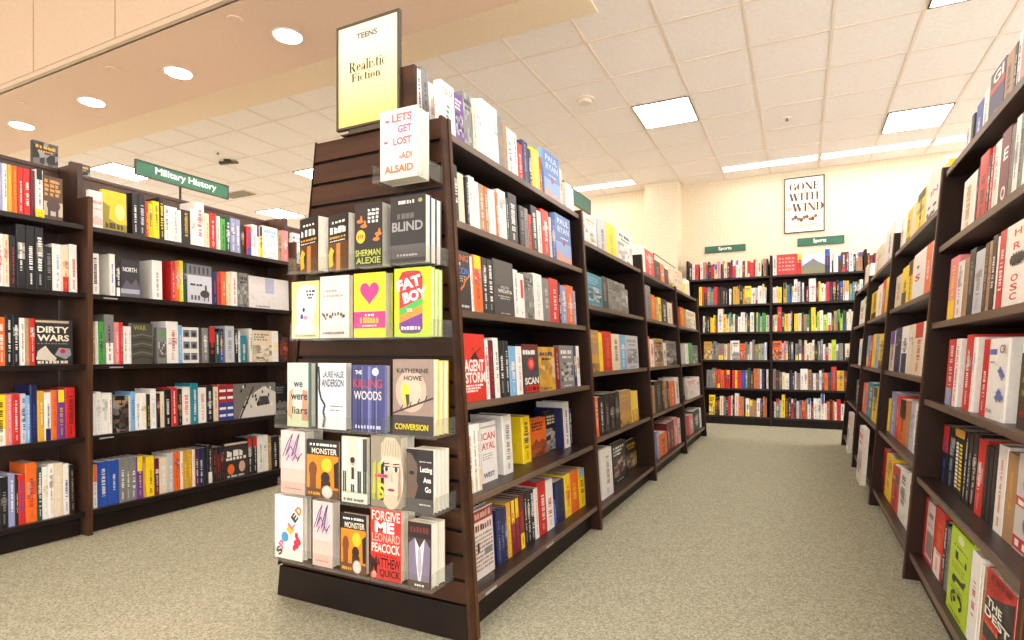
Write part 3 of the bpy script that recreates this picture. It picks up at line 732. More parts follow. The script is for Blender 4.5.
def cov_soldiers(S):
    S.rect(0, 0, 1, 1, srgb(206, 208, 216)); S.rect(0, .72, 1, 1, srgb(120, 120, 128)); rg = random.Random(2)
    for i in range(5): S.rect(.08 + i * .18, .76, .15 + i * .18, .95, (.05, .05, .05)); S.ell(.115 + i * .18, .96, .025, .02, (.2, .16, .14), 8)
    S.ell(.7, .25, .2, .1, (.06, .05, .05)); S.rect(.66, .06, .7, .25, (.06, .05, .05)); S.rect(.82, .06, .86, .25, (.06, .05, .05)); S.rect(.7, .3, .78, .48, (.06, .05, .05))
    for i in range(3): S.rect(.12 + i * .14, .08, .2 + i * .14, .2, (.1, .1, .1))
    S.marks(.1, .45, .6, .5, k_, 4, rg)
def cov_photos(S):
    S.rect(0, 0, 1, 1, srgb(232, 226, 220))
    for v in (.72, .40, .08):
        for u in (.04, .5): S.rect(u, v, u + .4, v + .2, srgb(110, 116, 124)); S.ell(u + .2, v + .08, .12, .06, srgb(40, 44, 52))
def cov_mountain(S):
    S.rect(0, 0, 1, 1, srgb(52, 50, 56)); S.text('NORTH', .12, .68, .85, .80, w_, .02); S.shape([(0, .2), (.3, .46), (.55, .34), (.8, .5), (1, .3), (1, 0), (0, 0)], srgb(96, 92, 104)); S.rect(0, .1, 1, .22, srgb(170, 170, 184))
def cov_olivew(S):
    S.rect(0, 0, 1, 1, srgb(74, 72, 60)); S.text('WAR', .1, .83, .7, .95, srgb(168, 160, 70), .02)
    for i in range(6): S.shape([(0, .1 + i * .11), (.5, .16 + i * .11), (1, .1 + i * .11), (1, .14 + i * .11), (.5, .2 + i * .11), (0, .14 + i * .11)], srgb(110, 108, 96) if i % 2 else srgb(52, 50, 46))
def cov_yellow(S):
    S.rect(0, 0, 1, 1, srgb(222, 196, 40)); S.ell(.72, .5, .2, .2, srgb(252, 240, 140)); S.shape([(0, 0), (0, .7), (.3, .6), (.25, .3), (.6, .2), (1, .2), (1, 0)], srgb(150, 134, 30)); S.marks(.1, .06, .9, .2, srgb(70, 60, 20), 5)
def cov_pale(S):
    S.rect(0, 0, 1, 1, srgb(238, 222, 216)); S.marks(.1, .66, .95, .74, srgb(216, 150, 140), 6); S.marks(.1, .5, .95, .54, srgb(206, 170, 160), 7); S.shape([(0, .2), (.5, .34), (1, .26), (1, .1), (0, .1)], srgb(224, 190, 180))
def cov_dog(S):
    S.rect(0, 0, 1, 1, srgb(92, 66, 52)); S.rect(0, .1, 1, .42, srgb(196, 176, 156))
    for i in range(4): S.marks(.05, .55 + .1 * i, .9, .62 + .1 * i, srgb(206, 150, 72), 3)
    S.ell(.5, .34, .36, .14, srgb(80, 60, 52)); S.rect(.2, .04, .34, .3, (.05, .04, .04)); S.rect(.62, .04, .76, .3, (.05, .04, .04))
def cov_faces(S):
    S.rect(0, 0, 1, 1, (.03, .025, .025)); S.rect(.0, .95, 1, 1, srgb(216, 200, 170)); S.marks(.1, .62, .9, .8, w_, 3); S.marks(.06, .52, .95, .6, w_, 6); S.ell(.26, .26, .15, .15, PAL['o']); S.ell(.74, .3, .14, .16, srgb(216, 170, 150)); S.marks(.1, .03, .9, .09, PAL['s'], 5)
def cov_green(S):
    S.rect(0, 0, 1, 1, srgb(236, 232, 224)); S.text('COLOR', .1, .78, .92, .88, PAL['r'], .01)
    for i in range(5): S.ell(.28 + .05 * i, .16 + .1 * i, .13, .03, srgb(60, 140, 80), 10)
def cov_lake(S):
    S.rect(0, 0, 1, 1, srgb(196, 206, 226)); S.shape([(0, .4), (.3, .62), (.5, .78), (.7, .6), (1, .42), (1, 0), (0, 0)], srgb(120, 122, 120)); S.rect(0, 0, 1, .3, srgb(132, 128, 92))
def cov_patch(S): S.rect(.35, .45, .75, .86, PAL['r']); S.ell(.5, .12, .06, .02, k_)
ART = dict(icon=cov_icon, wichita=cov_wich, agent=cov_agent, scan=cov_scan, west=cov_west, news=cov_news, ryan=cov_ryan, dirty=cov_dirty, osc=cov_osc, puzzle=cov_puzzle, gi=cov_gi,
           lime=cov_lime, dest=cov_dest, to=cov_to, stars=cov_stars, strip=cov_strip, ess=cov_ess, eo=cov_eo, grid=cov_grid, olive=cov_olive, flag=cov_flag, bw=cov_bw, map=cov_map, soldiers=cov_soldiers,
           photos=cov_photos, north=cov_mountain, war=cov_olivew, yel=cov_yellow, pale=cov_pale, dog=cov_dog, faces=cov_faces, plant=cov_green, lake=cov_lake, patch=cov_patch)
ART['in'] = cov_in; ART['red'] = cov_red
ARTWORD = dict(icon='black book with a rising orange line on its cover', wichita='dark grey book showing its cover with pale lettering', agent='red book facing out with big white lettering',
    scan='dark book facing out with a red disc', west='white book facing out with red and purple lettering', news='pale book facing out with a newspaper cover and red headline', ryan='light blue book facing out with pale lettering',
    dirty='black book facing out with bold cream lettering', osc='thick white book with red letters and a black burst', gi='dark purple book with an open hand on its cover', lime='tall lime green book with black symbols',
    dest='red and black book facing out with bold white lettering', to='white book with huge black letters', stars='grey book facing out with red banners and portraits', olive='dark brown book facing out with green lettering',
    puzzle='thick white book with a blue label', dog='brown book facing out with orange lettering', yel='yellow book facing out with a bright glow', pale='pale pink book facing out with faint lettering',
    north='dark grey book facing out with a mountain cover', soldiers='silver book facing out with a row of dark figures', map='wide pale book facing out with a map cover', war='olive book facing out with banded cover',
    photos='white book facing out with six small photographs', bw='wide black and white photo book facing out', faces='black book facing out with two portraits', plant='white book facing out with a green plant', strip='black book with white and yellow spine lettering',
    eo='dark book with bold white letters on its spine', grid='white book with coloured squares on its spine', ess='white book with one red letter on its spine', flag='red and blue striped book', patch='white book with a red patch on its spine')
ARTWORD['red'] = 'red spined book facing out with a pale cover'
ARTWORD['in'] = 'tall white book with red letters and black blots'
def mixc(a, c, f): return tuple(x + (y - x) * f for x, y in zip(a, c))
def picture(S, u0, v0, u1, v1, tones, rg, nx=5, ny=6):
    """a jumble of flat tones, like a printed photograph seen from afar"""
    g = [[(u0 + (u1 - u0) * min(1, max(0, (i + (rg.uniform(-.4, .4) if 0 < i < nx else 0)) / nx)), v0 + (v1 - v0) * min(1, max(0, (j + (rg.uniform(-.4, .4) if 0 < j < ny else 0)) / ny))) for j in range(ny + 1)] for i in range(nx + 1)]
    S.n += 1
    for i in range(nx):
        for j in range(ny):
            S.poly([g[i][j], g[i + 1][j], g[i + 1][j + 1], g[i][j + 1]], mixc(rg.choice(tones), rg.choice(tones), rg.uniform(0, .6)))
def generic_face(S, sp):
    rg = random.Random(sp['seed']); a, c, d = sp['col'], sp['ink'], sp['band'] or sp['ink']
    S.rect(0, 0, 1, 1, a)
    t = rg.randrange(4); dk = tuple(.3 * x for x in a); lt = mixc(a, (.8, .78, .74), .55)
    if t == 0: picture(S, 0, 0, 1, rg.uniform(.5, .62), [a, dk, lt, mixc(a, d, .6)], rg)
    elif t == 1: picture(S, .08, .16, .92, .6, [dk, lt, mixc(a, d, .5), dk], rg)
    elif t == 2: picture(S, 0, 0, 1, 1, [a, a, mixc(a, dk, .5), mixc(a, lt, .6), mixc(a, d, .4)], rg, 5, 8)
    else:
        S.shape([(0, 0), (0, .3), (.2, .38), (.34, .46), (.5, .36), (.7, .42), (1, .34), (1, 0)], mixc(a, d, .7)); picture(S, 0, 0, 1, .2, [dk, mixc(a, d, .5)], rg, 5, 2)
    if rg.random() < .7: S.marks(.1, .80, .9, .89, c, 5, rg); S.marks(.2, .70, .8, .75, c, 6, rg)
    else:
        for v in (.84, .76, .68): S.marks(.08, v, rg.uniform(.6, .92), v + .05, c, 5, rg)
    S.marks(.25, .04, .75, .07, c, 7, rg)

# ------------------------------------------------------------------ book geometry
def book_geo(sp, cov, pg):
    """cover and page block in the book's own frame: x along the shelf, y away from the viewer, z up"""
    W, D, h, k, rg = sp['W'], sp['D'], sp['h'], sp['lean'], random.Random(sp['seed'])
    a = sp["col"]; th = min(.0022, W * .2)
    n0 = len(cov.v)
    if sp['face']:                                   # spine on the left, cover towards the viewer
        prof = [(W, 0), (.002, 0), (0, .002), (0, D - .002), (.002, D), (W, D), (W, D - th), (th, D - th), (th, th), (W, th)]
        pgb = (th + .0004, th + .0003, W - .003, D - th - .0003)
    else:                                            # spine towards the viewer
        c = min(.004, W * .22)
        prof = [(0, D), (0, c), (c, 0), (W - c, 0), (W, c), (W, D), (W - th, D), (W - th, c + .001), (th, c + .001), (th, D)]
        pgb = (th + .0003, c + .0015, W - th - .0003, D - .004)
    for i in range(len(prof)):
        p, q = prof[i], prof[(i + 1) % len(prof)]
        cov.poly([(p[0], p[1], 0), (p[0], p[1], h), (q[0], q[1], h), (q[0], q[1], 0)], a)
    if sp['face']:
        quads = [(0, 1, 8, 9), (1, 2, 3, 4, 7, 8), (4, 5, 6, 7)]
    else:
        quads = [(0, 1, 8, 9), (1, 2, 3, 4, 7, 8), (4, 5, 6, 7)]
    for q in quads:
        cov.poly([(prof[i][0], prof[i][1], 0) for i in q], a); cov.poly([(prof[i][0], prof[i][1], h) for i in reversed(q)], a)
    if sp['kick']:                                   # lower or upper colour block wraps the jacket
        pass
    S = Sheet(cov, W, h, -.0004)
    art = sp['art']
    if art and (sp['face'] or art in SPINEART): ART[art](S) if callable(ART.get(art)) else art(S)
    elif sp['face']: (generic_face(S, sp) if not callable(art) else art(S))
    else:
        m = .14; 
        if sp['band']:
            v = rg.uniform(.2, .45)
            if rg.random() < .5: S.rect(m, 0, 1 - m, v, sp['band'])
            else: S.rect(m, 1 - v, 1 - m, 1, sp['band'])
        if W > .02 and rg.random() < .3:
            v = rg.uniform(.4, .6); picture(S, m, v, 1 - m, v + rg.uniform(.12, .3), [mixc(a, sp['ink'], .5), mixc(a, (.1, .09, .09), .6), mixc(a, (.8, .7, .6), .5)], rg, 2, 4)
        t0, t1 = rg.uniform(.22, .34), rg.uniform(.66, .92); S.n += 1
        big = rg.random(); hw = .10 + .13 * big; sc_ = .6 + .8 * big
        v = t0; du = rg.uniform(-.06, .06)
        while v < t1:                                # title running up the spine
            l = rg.uniform(.010, .024) * sc_
            if rg.random() < .88:
                e = rg.uniform(0, .4) * hw; S.poly([(.5 + du - hw + e, v), (.5 + du + hw, v), (.5 + du + hw, v + l), (.5 + du - hw + e, v + l)], sp['ink'])
            v += l + rg.uniform(.006, .012) * sc_ + (.02 if rg.random() < .15 else 0)
        v = .08
        if W > .012 and rg.random() < .8:
            ik2 = sp['ink'] if rg.random() < .7 else mixc(sp['ink'], a, .5)
            while v < t0 - .06:
                l = rg.uniform(.010, .016)
                S.poly([(.40, v), (.60, v), (.60, v + l), (.40, v + l)], ik2); v += l + .009
    x0, y0, x1, y1 = pgb
    n1 = len(pg.v)
    pg.box(x0, y0, .0025, x1, y1, h - .0025, (.80, .74, .64))
    if k:
        for i in range(n0, len(cov.v)): x, y, z = cov.v[i]; cov.v[i] = (x, y + k * z, z)
        for i in range(n1, len(pg.v)): x, y, z = pg.v[i]; pg.v[i] = (x, y + k * z, z)
SPINEART = {'osc', 'puzzle', 'gi', 'lime', 'to', 'strip', 'in', 'ess', 'eo', 'grid', 'flag', 'patch'}

# ------------------------------------------------------------------ book rows, left to right as seen from the aisle
BOOKS = []
ORD = ['first', 'second', 'third', 'fourth', 'fifth', 'sixth', 'seventh', 'eighth', 'ninth', 'tenth', 'eleventh', 'twelfth', 'thirteenth', 'fourteenth', 'fifteenth', 'sixteenth', 'seventeenth',
       'eighteenth', 'nineteenth', 'twentieth'] + ['twenty-' + w for w in ('first', 'second', 'third', 'fourth', 'fifth', 'sixth', 'seventh', 'eighth', 'ninth')] + ['thirtieth'] + ['thirty-' + w for w in ('first', 'second', 'third', 'fourth', 'fifth', 'sixth', 'seventh')]
SHELF = ['top deck', 'second shelf', 'third shelf', 'fourth shelf', 'fifth shelf', 'bottom shelf']
def row(bay, si, z, X0, sgn, spec, ylim, lean=.06, base=.012, nshelf=6):
    """spec: '<start px> <end px><colour><ink><band><height cm><f=cover out>@art' ...; 'iN' sets the books back N cm; '<px>.' leaves a gap"""
    toks = spec.split(); px = float(toks[0].rstrip('.')); inset = .0; count = 0
    rz = math.pi / 2 * sgn
    items = []
    for tk in toks[1:]:
        if tk[0] == 'i': inset = float(tk[1:]) / 100; continue
        g = re.match(r'^(-?[\d.]+?)(\.|([a-zA-Z])([a-zA-Z])([a-eg-zA-Z]?)(\d+)(f?)(?:@(\w+))?)$', tk)
        if not g: raise ValueError(tk)
        p1 = float(g.group(1))
        if g.group(2) != '.':
            X = X0 - sgn * (base + inset)
            ya, yb = on_x(px, X), on_x(p1, X)
            lo, hi = min(ylim), max(ylim)
            ya = min(max(ya, lo), hi); yb = min(max(yb, lo), hi)
            W = abs(yb - ya) - .0006
            if W > .003:
                art = g.group(8); face = bool(g.group(7)) or (art and art not in SPINEART)
                count += 1
                items.append(dict(A=(X, ya, z), rz=rz, W=W, D=(.03 if face else .150), h=int(g.group(6)) / 100, lean=lean, face=face, col=PAL[g.group(3)], ink=PAL[g.group(4)],
                    band=PAL[g.group(5)] if g.group(5) else None, art=art, kick=False, seed=len(BOOKS) * 7 + len(items) + 11, word=(g.group(3), g.group(5)), n=count, bay=bay, shelf=si, nshelf=nshelf, stack=None))
        px = p1
    for it in items: it['total'] = count
    BOOKS.extend(items)
def rows(bay, levels, front, sgn, ylim, specs, lean=.06):
    for si, (z, sp) in enumerate(zip(levels, specs)):
        if sp: row(bay, si, z, front(z), sgn, sp, ylim, lean, nshelf=len(levels))

rows('first centre bookcase', LV1, fc, 1, (1.690, 3.003), [
 "419 i15 425wk28 432gk30 441wo26 443. i2 456wr19f@plant 465pw18f 474gk21f 478cg19 484ws22 490ws24 495ws24 500ws24 505gt22 509tg21 514wk20 519wk20 524rw17 530nL20 533nw18 541yw20 543rw18 545. 561lw24@ryan 564cg20 567. 573ws15 577ws14",
 "450. i1 455mw20 460kw20 466cw18 468. 471kw18 474ws19 477ws19 481ws18 486tw18 490ow18 497ws18 500ow18 508ws20 510Gw18 519kw21 521. 526kg18 530gk18 533rk16 539kw21 543wk20 551rw22 553wr20 557bw20 572lw24@ryan",
 "452. i1 472kw21@icon 475wr20 484ory21 489kw21 495kw21 515kw22@wichita 520wk20 526wo19@patch 535gk20f 544ws21 551gs20 560rw21 562kw20 568Lw19 575ow20 577lw18",
 "458. i1 487rw24@agent 491wr22 496mr22 501wg23 506kw22 511kw22 518lw20 524wP20 540kr21@scan 556On20f 561mP20 575gw21f 578nw21 581wr21",
 "462. i3 466pk24 470wtc24 475wtc24 479wtc24 483wtc24 i7 498wr23@west 505. 514wg24 i10 524. 532yk21 i13 547okB18f 563kc20f i9 565nk21 571wk24 573nw20 577. 583wr20",
 "471. i6 476Gw22 495wr25@news 499. 502nL21 506nL21 509nL21 513Oy22 517mry22 521mry22 526mry22 529kw22 532kw22 536kw22 540wP22 548rw24 555wr23 557bw12 566nk20 572yo21 580oy21 586ykl20"])
rows('second centre bookcase', LV2, fc, 1, (3.04, 4.353), [
 "582. i2 586sg17 597wO17f 599. 607sn20 617yO21 619. 633wk22f",
 "586. i2 588wg20 603Tl19f 609kg20 626gk20f 629gw17 645.",
 "592. i2 600tO24f 604yi23 613ro24 621cn23 627lw23 639sg23f",
 "596. i2 600ow22 606kw22 611kg23 616kg23 621kg23 632tO23f 639ycO21",
 "603. i3 614wg28 i8 627kwr26f i12 637kO21f 646ykp22 656."])
rows('third centre bookcase', LV2, fc, 1, (4.39, 5.674), [
 "642. i2 646wc22 655rw21 661kg17 665ow17 669kg15 675cO19f",
 "647. i2 652gk27 656oy21 659tw20 662yk21 668kw21 673cB20 678mB22",
 "648. i2 651oy24 655wr22 664tk23f 667wk20 677gk22f",
 "654. i2 656tm22 663kg25 665kO24 668tk24 670kw23 676oc22 682wg25",
 "658. i3 660Lw22 668ok18 671mw24 675BP24 679Pw25 684wk23 689tc25"])
rows('last centre bookcase', LV2, fc, 1, (5.71, 6.98), [
 "676. i2 683cO22f 686yw12 690wy18",
 "681. i2 685oy20 687. 697cg20f 700wg17",
 "686. i2 689wk21 693eg22 702gk20f",
 "688. i2 697wP21f 700wk21 703kb21",
 "690. i3 694Pw20 700Gw22 706wg22"])
rows('near right bookcase', LVR, fr, -1, (1.62, 2.922), [
 "947. i5 957yk15 963ow14 968wg16 971kg18 973. 980bw19 986wg20 1001pk23@gi 1010tB22 1013kw22 1017wk24 1035Pw24",
 "943. i2 960. 973wO20 975kg20 984rk23 987kw20 990rw22 996wr22 1006mw23@eo 1010gk22 1015wk23 1020gk23 1030ws23 1040rw22",
 "934. i2 946. 954Pyy24 960wg21 965tg21 971kg23 980sg21 984Bt22 987tk22 992kw23 994wk22 1001rw23 1060wr23@osc",
 "926. i2 944. 951rwl24 955wr24 961. 968rw25 971ws24 978. 984rw23 1003wb23@puzzle 1016. 1060kO23@olive",
 "920. i6 939. 946kbr23 952kl23 961kw24@strip 964kw24 968kw24 973kw25 980rw24 984kB23 988kB23 992kB23 1001wo25 1012tO24 1060wr25@stars",
 "911. i4 918. 931rk24@red 940row25 943kw23 946gk22 i2 965ik27@lime 974wr26 977wc25 980tB25 1007rk26@dest 1011Pp26 1050wk26@to"], .07)
rows('second right bookcase', LVR2, fr, -1, (2.96, 4.262), [
 "896. i2 902wr20 905. 910ykk20 914cw20 924ykk22 940wr25@in 946yk20",
 "892. i2 900ct20 906ykk22 911ykk23 923wk24@ess 929ow24 935wr24",
 "886. i2 893cpp24 899nk25 906wnn25 911cw25 921crr25 928wl24",
 "880. i4 887yk20 889. 894Lw25 897rw24 904okk23 908tO22 912sL24 916wk24 920ykk24",
 "873. i4 877yk25 884rmm26 890yo25 897rk23 905wk26 914wr27@grid"], .07)
rows('third right bookcase', LVR2, fr, -1, (4.30, 5.612), [
 "871. i2 881ct22 884wc20 893wn26",
 "869. i2 876ykk22 881wr24 884ry25 887yo25 891wr24",
 "865. i2 868liy25 871rw24 874yo25 877lO24 883ykk24",
 "860. i2 864ow24 866Pr24 871Tw26 876ykk24 880wo24",
 "856. i-7 861wr36f 866wro35f 872wo33f"], .07)
rows('fourth right bookcase', LVR2, fr, -1, (5.65, 6.932), [
 "864. i2 866cw20 869wc18", "859. i2 863wr24 867wee25", "858. i2 861wl24 864ey24", "855. i2 858kw24 861wk24", "846. i-5 851wo34f"], .07)
rows('left edge bookcase', LVL, fl, 1, (.40, 1.717), [
 "-30. i2 -16nw23 -4gw22 3Lw23 8wk23 13Oy23 18oO23 24rw23 31rw23 36mk23 44wkk24 63Bo22@dog",
 "-30. i2 -14tk24 -4wr26 4wr25 10cr25 17kr25 27kw31 36kw31 45kw31 53kg22 62wl24 70cor24 78wr25",
 "-30. i2 -12rw22 -2kw24 6ow23 13kw24 20kw24 26wg23 30tO23 36rw23 73kw23@dirty",
 "-30. i2 -12gw23 -4wk24 7ykw24 13Pw24 21rw24 27sb24 31lw23 38nb28 45Ow25 52wnn24 58or25 66pOy25 76rm26",
 "-30. i2 -10kw24 0wg24 9kg24 16Lw25 19kw22 26rb24 38or29 43Gw26 49wc26 55wg27 64cw27 70wb26 76kt25"], .03)
rows('military history bookcase', LVL, fl, 1, (1.755, 3.093), [
 "89. i2 103wr20@pale 127yk22@yel 133. 139kw24 146ks24 149ry21 153yk20 160yk22 165ky25 170wn21 174ws21 178wn21 182ws20 191kO21 196wc23 205wr28 210cO22 217rw23 221wg22 226eB21 231Gw23 236Lw23 241Lw23 245kt20 247. 252rbb20 257wr22 260wpp22 263ykk22 278wl23f 283tk22 289Pw23",
 "89. i2 91ek20 92. 100wk22 110. 116wb23 121kww22 140kw21@north 153. 163wg23 172. 176rw24 180ow24 184yw25 188Gk24 212sk24@soldiers 213. 218nr21 222rk21 227oc22 232cO22 238wr23 249gk23f 295wk22@map",
 "89. i2 96tk22 99ws23 105eG23 115gkw27 120Pw23 124rP23 128wg21 132ws21 153gy23@war 158. 167gek21f 179wr25 183lw23 199wg22@photos 203. 209gw22 216krr23 220Gw20 224nyb22 226. 235sg24 239kw22 241wk21 247Tw18 250. 253wg23 272cg22f 279wyw22 283kr20 291Br18",
 "89. i2 96wg22 102ws23 109ws22 113wr22 129kt20f 131cw20 136lb22 141wg21 147wy21 151ky20 157ws23 161kr20 165ct21 172kw22 178rw23 183kt22 191wo23 199Tw25 207wP22 214kw23 219ct22 227rw23@flag 234rb23@flag 276gw23@bw 288kg22f",
 "89. i2 93kw22 98woo23 109bw24 120bw24 126gw24 131gw24 137gw24 144pyy24 147Oy20 155yk23 160mw21 168cw21 174sw23 181or23 184wo23 188Oy23 193Oy23 196wo23 199mw23 204nw23 208kn23 213kww24 217kr22 221kr22 225kr22 248kw23@faces 253kwr25 258kwr25 264wg25 269wc25 272tO24 280kw23 283cw22 291ct22"], .03)
rows('hidden left bookcase', LVL, fl, 1, (3.13, 4.47), ["288. i2 296wk23f 304wl23f 312wP22"], .03)

# books lying on the back wall bookcase (small, drawn from a palette)
rg = random.Random(21)
PR = ['rmkwBtPkmwctrk', 'wrkknwmsgyOwTk', 'wGyceGTwciyGct', 'wgkgtwLcgPwkci', 'kwgcotGcrwngBc', 'cktrkwmgwoBwsw']
def back_row(si, x0, x1, rgn, bay):
    x = x0; z = LVB[si]; n = 0; rg.seed(40 + si + int(x0 * 10))
    items = []
    while x < x1 - .03:
        W = rg.choice((.022, .028, .034, .04, .046)) * rg.uniform(.8, 1.15)
        fixed = rgn.get(n); face = False; art = None
        if fixed: cch, W, h = fixed[:3]; face = len(fixed) > 3; art = fixed[3] if face and fixed[3] != 'f' else None
        else: cch = rg.choice(PR[si]); h = rg.uniform(.20, .27) if si else rg.uniform(.19, .25)
        if x + W > x1: break
        n += 1
        ink = rg.choice('wkOr' if cch in 'kngGmBpTb' else 'kgrn')
        items.append(dict(A=(x, 8.325 + rg.uniform(0, .02), z), rz=0, W=W - .001, D=.03 if face else .15, h=h, lean=.02, face=face, col=PAL[cch], ink=PAL[ink],
            band=PAL[rg.choice('kwyrb')] if rg.random() < .25 else None, art=art, kick=False, seed=1000 + len(BOOKS) + len(items), word=(cch, ''), n=n, bay=bay, shelf=si, nshelf=6, stack=None))
        x += W
        if rg.random() < .03: x += .02
    for it in items: it['total'] = n
    BOOKS.extend(items)
bl, br = 'left back wall bookcase', 'right back wall bookcase'
fx = {(0, bl): {}, (1, bl): {11: ('O', .06, .24), 15: ('y', .08, .24, 'f')}, (2, bl): {2: ('k', .05, .22), 3: ('y', .04, .2), 6: ('w', .065, .32)}, (3, bl): {0: ('O', .10, .25, 'f'), 4: ('g', .08, .22), 8: ('w', .09, .26, 'f'), 9: ('o', .07, .22, 'f')},
      (4, bl): {0: ('g', .07, .24), 4: ('o', .05, .24), 6: ('r', .05, .24), 7: ('r', .04, .24), 8: ('y', .03, .24), 9: ('r', .05, .24), 10: ('b', .05, .24)}, (5, bl): {0: ('y', .08, .27, 'f'), 9: ('w', .05, .3)},
      (0, br): {0: ('w', .05, .26), 1: ('r', .24, .27, 'plain'), 2: ('r', .05, .26), 3: ('s', .27, .25, 'lake'), 4: ('n', .05, .3), 6: ('w', .05, .25), 8: ('B', .05, .25), 10: ('w', .05, .25)}, (1, br): {7: ('w', .04, .3), 12: ('w', .08, .3)}, (2, br): {2: ('r', .05, .32), 13: ('y', .05, .3)},
      (3, br): {0: ('o', .11, .25, 'f')}, (4, br): {20: ('r', .06, .3), 21: ('O', .08, .25)}, (5, br): {4: ('y', .04, .3), 17: ('w', .04, .32)}}
ART['plain'] = lambda S: (S.rect(0, 0, 1, 1, srgb(196, 56, 54)), [S.marks(.1, v, .9, v + .08, srgb(236, 150, 140), 5) for v in (.76, .58, .4, .22)])
for si in range(6):
    back_row(si, on_y((689, 699, 703, 704, 706.5, 709)[si], 8.33), -.345, fx[(si, bl)], bl); back_row(si, -.31, .715, fx[(si, br)], br); back_row(si, .755, 1.1, {}, 'far right back wall bookcase')

# ------------------------------------------------------------------ clear racks on the endcap
RZ = dict(A=1.522, B=1.243, C=1.006, D=.688, E=.443, G=.203)
YF = 1.528                                        # plane of the covers in the racks
def rack(key, pl, pr, label):
    z = RZ[key]; xa, xb = on_y(pl, YF - .008), on_y(pr, YF - .008)
    t = thing('acrylic_shelf', label, 'display rack', ((xa + xb) / 2, EY - .03, z), 0, 'clear racks on the slatwall endcap')
    w = (xb - xa) / 2; y0 = YF - .010 - (EY - .03); y1 = .0275
    m = MB(); m.box(-w, y0, -.006, w, y1, -.002); m.build('tray', M['acrylic'], t)
    m = MB(); m.box(-w, y0 - .003, -.0075, w, y0, .003); m.build('front_edge', M['acrylic_edge'], t)
    m = MB(); m.box(-w + .002, y0 - .001, .003, w - .002, y0 + .002, .046); m.build('lip', M['acrylic'], t)
    for s in (-1, 1):
        m = MB(); x0, x1 = sorted((s * w, s * (w - .003))); m.box(x0, y0, -.002, x1, y1, .055); m.build('end_cap', M['acrylic_edge'], t)
    m = MB(); m.box(-w, y1, -.02, w, y1 + .003, .05); m.build('back_plate', M['acrylic'], t)
rack('A', 373, 423, 'short clear rack holding the single book near the endcap top')
rack('B', 288.5, 429, 'clear rack holding the row of dark covers, second from the top')
rack('C', 290.5, 433, 'clear rack under the row with the heart and can covers')
rack('D', 275, 323, 'short clear rack under the leftmost book of the bird cover row')
rack('D', 324, 383.5, 'clear rack in the middle of the row beside the bird cover')
rack('D', 385, 437, 'short clear rack under the grey cover with a yellow bird')
rack('E', 278, 436, 'clear rack holding the row with the knitted hat cover')
rack('G', 274, 433, 'lowest clear rack on the slatwall endcap')

# ------------------------------------------------------------------ covers in the racks
R_ = lambda *v: srgb(*v)
def a_lost(S):
    S.rect(0, 0, 1, 1, R_(232, 224, 220)); q = R_(226, 106, 108); p = R_(186, 96, 134)
    S.text('LETS', .32, .81, .86, .93, q, .04); S.text('GET', .48, .65, .86, .76, p, .04); S.text('LOST', .36, .48, .86, .59, q, .04); S.text('-ADI', .52, .27, .88, .37, R_(226, 124, 92), .04); S.text('ALSAID', .12, .09, .9, .20, R_(226, 124, 92), .04)
    S.ell(.2, .84, .07, .02, q, 9); S.ell(.16, .54, .06, .02, q, 9)
def a_gold(S):
    S.rect(0, 0, 1, 1, R_(34, 28, 26)); S.rect(0, 0, 1, .50, R_(96, 58, 26)); S.rect(.42, 0, .62, .48, R_(206, 138, 66)); S.shape([(.06, .06), (.02, .3), (.14, .44), (.3, .36), (.26, .1)], R_(246, 196, 44)); S.ell(.3, .24, .07, .1, R_(40, 28, 20))
    S.marks(.2, .84, .9, .88, w_, 4); S.marks(.1, .66, .95, .78, w_, 4); S.marks(.08, .57, .95, .61, R_(214, 160, 60), 6); S.marks(.1, .52, .9, .54, w_, 8)
def a_sherman(S):
    S.rect(0, 0, 1, 1, R_(36, 28, 24)); S.ell(.22, .48, .17, .105, R_(232, 186, 46)); S.text('10', .13, .45, .31, .51, R_(60, 40, 14))
    for u, v in ((.2, .72), (.34, .64), (.8, .42), (.88, .5)): S.ell(u, v, .13, .03, R_(224, 122, 52), 9); S.ell(u + .04, v + .04, .04, .05, R_(224, 122, 52), 9)
    for i, v in enumerate((.86, .80, .74, .68)): S.marks(.5, v, .94, v + .04, w_, 3)
    S.text('SHERMAN', .04, .17, .96, .27, R_(196, 204, 84), .02); S.text('ALEXIE', .06, .05, .96, .15, R_(196, 204, 84), .02)
def a_blind(S):
    S.rect(0, 0, 1, 1, R_(40, 36, 36)); S.rect(0, .08, 1, .28, R_(86, 80, 80)); S.text('BLIND', .05, .48, .93, .62, R_(150, 148, 150), .03); S.marks(.2, .66, .7, .74, R_(96, 92, 92), 4); S.marks(.24, .88, .72, .93, R_(220, 220, 206), 6); S.ell(.86, .91, .06, .03, R_(150, 156, 80)); S.marks(.2, .11, .8, .14, R_(170, 168, 168), 7)
def a_bubble(S):
    S.rect(0, 0, 1, 1, R_(232, 216, 140)); S.shape([(.3, .9), (.55, .95), (.85, .85), (.92, .6), (.75, .3), (.85, .1), (.1, .08), (.2, .3), (.15, .55), (.2, .8)], R_(248, 244, 236)); S.ell(.7, .78, .22, .14, R_(252, 250, 246))
    S.marks(.54, .80, .86, .84, k_, 3); S.marks(.56, .74, .84, .78, k_, 3); S.marks(.6, .69, .82, .72, k_, 2); S.ell(.45, .5, .05, .04, k_, 9); S.ell(.38, .38, .06, .05, R_(70, 76, 150), 9); S.ell(.52, .36, .08, .04, R_(226, 140, 160), 9); S.marks(.15, .03, .9, .06, R_(120, 110, 90), 7)
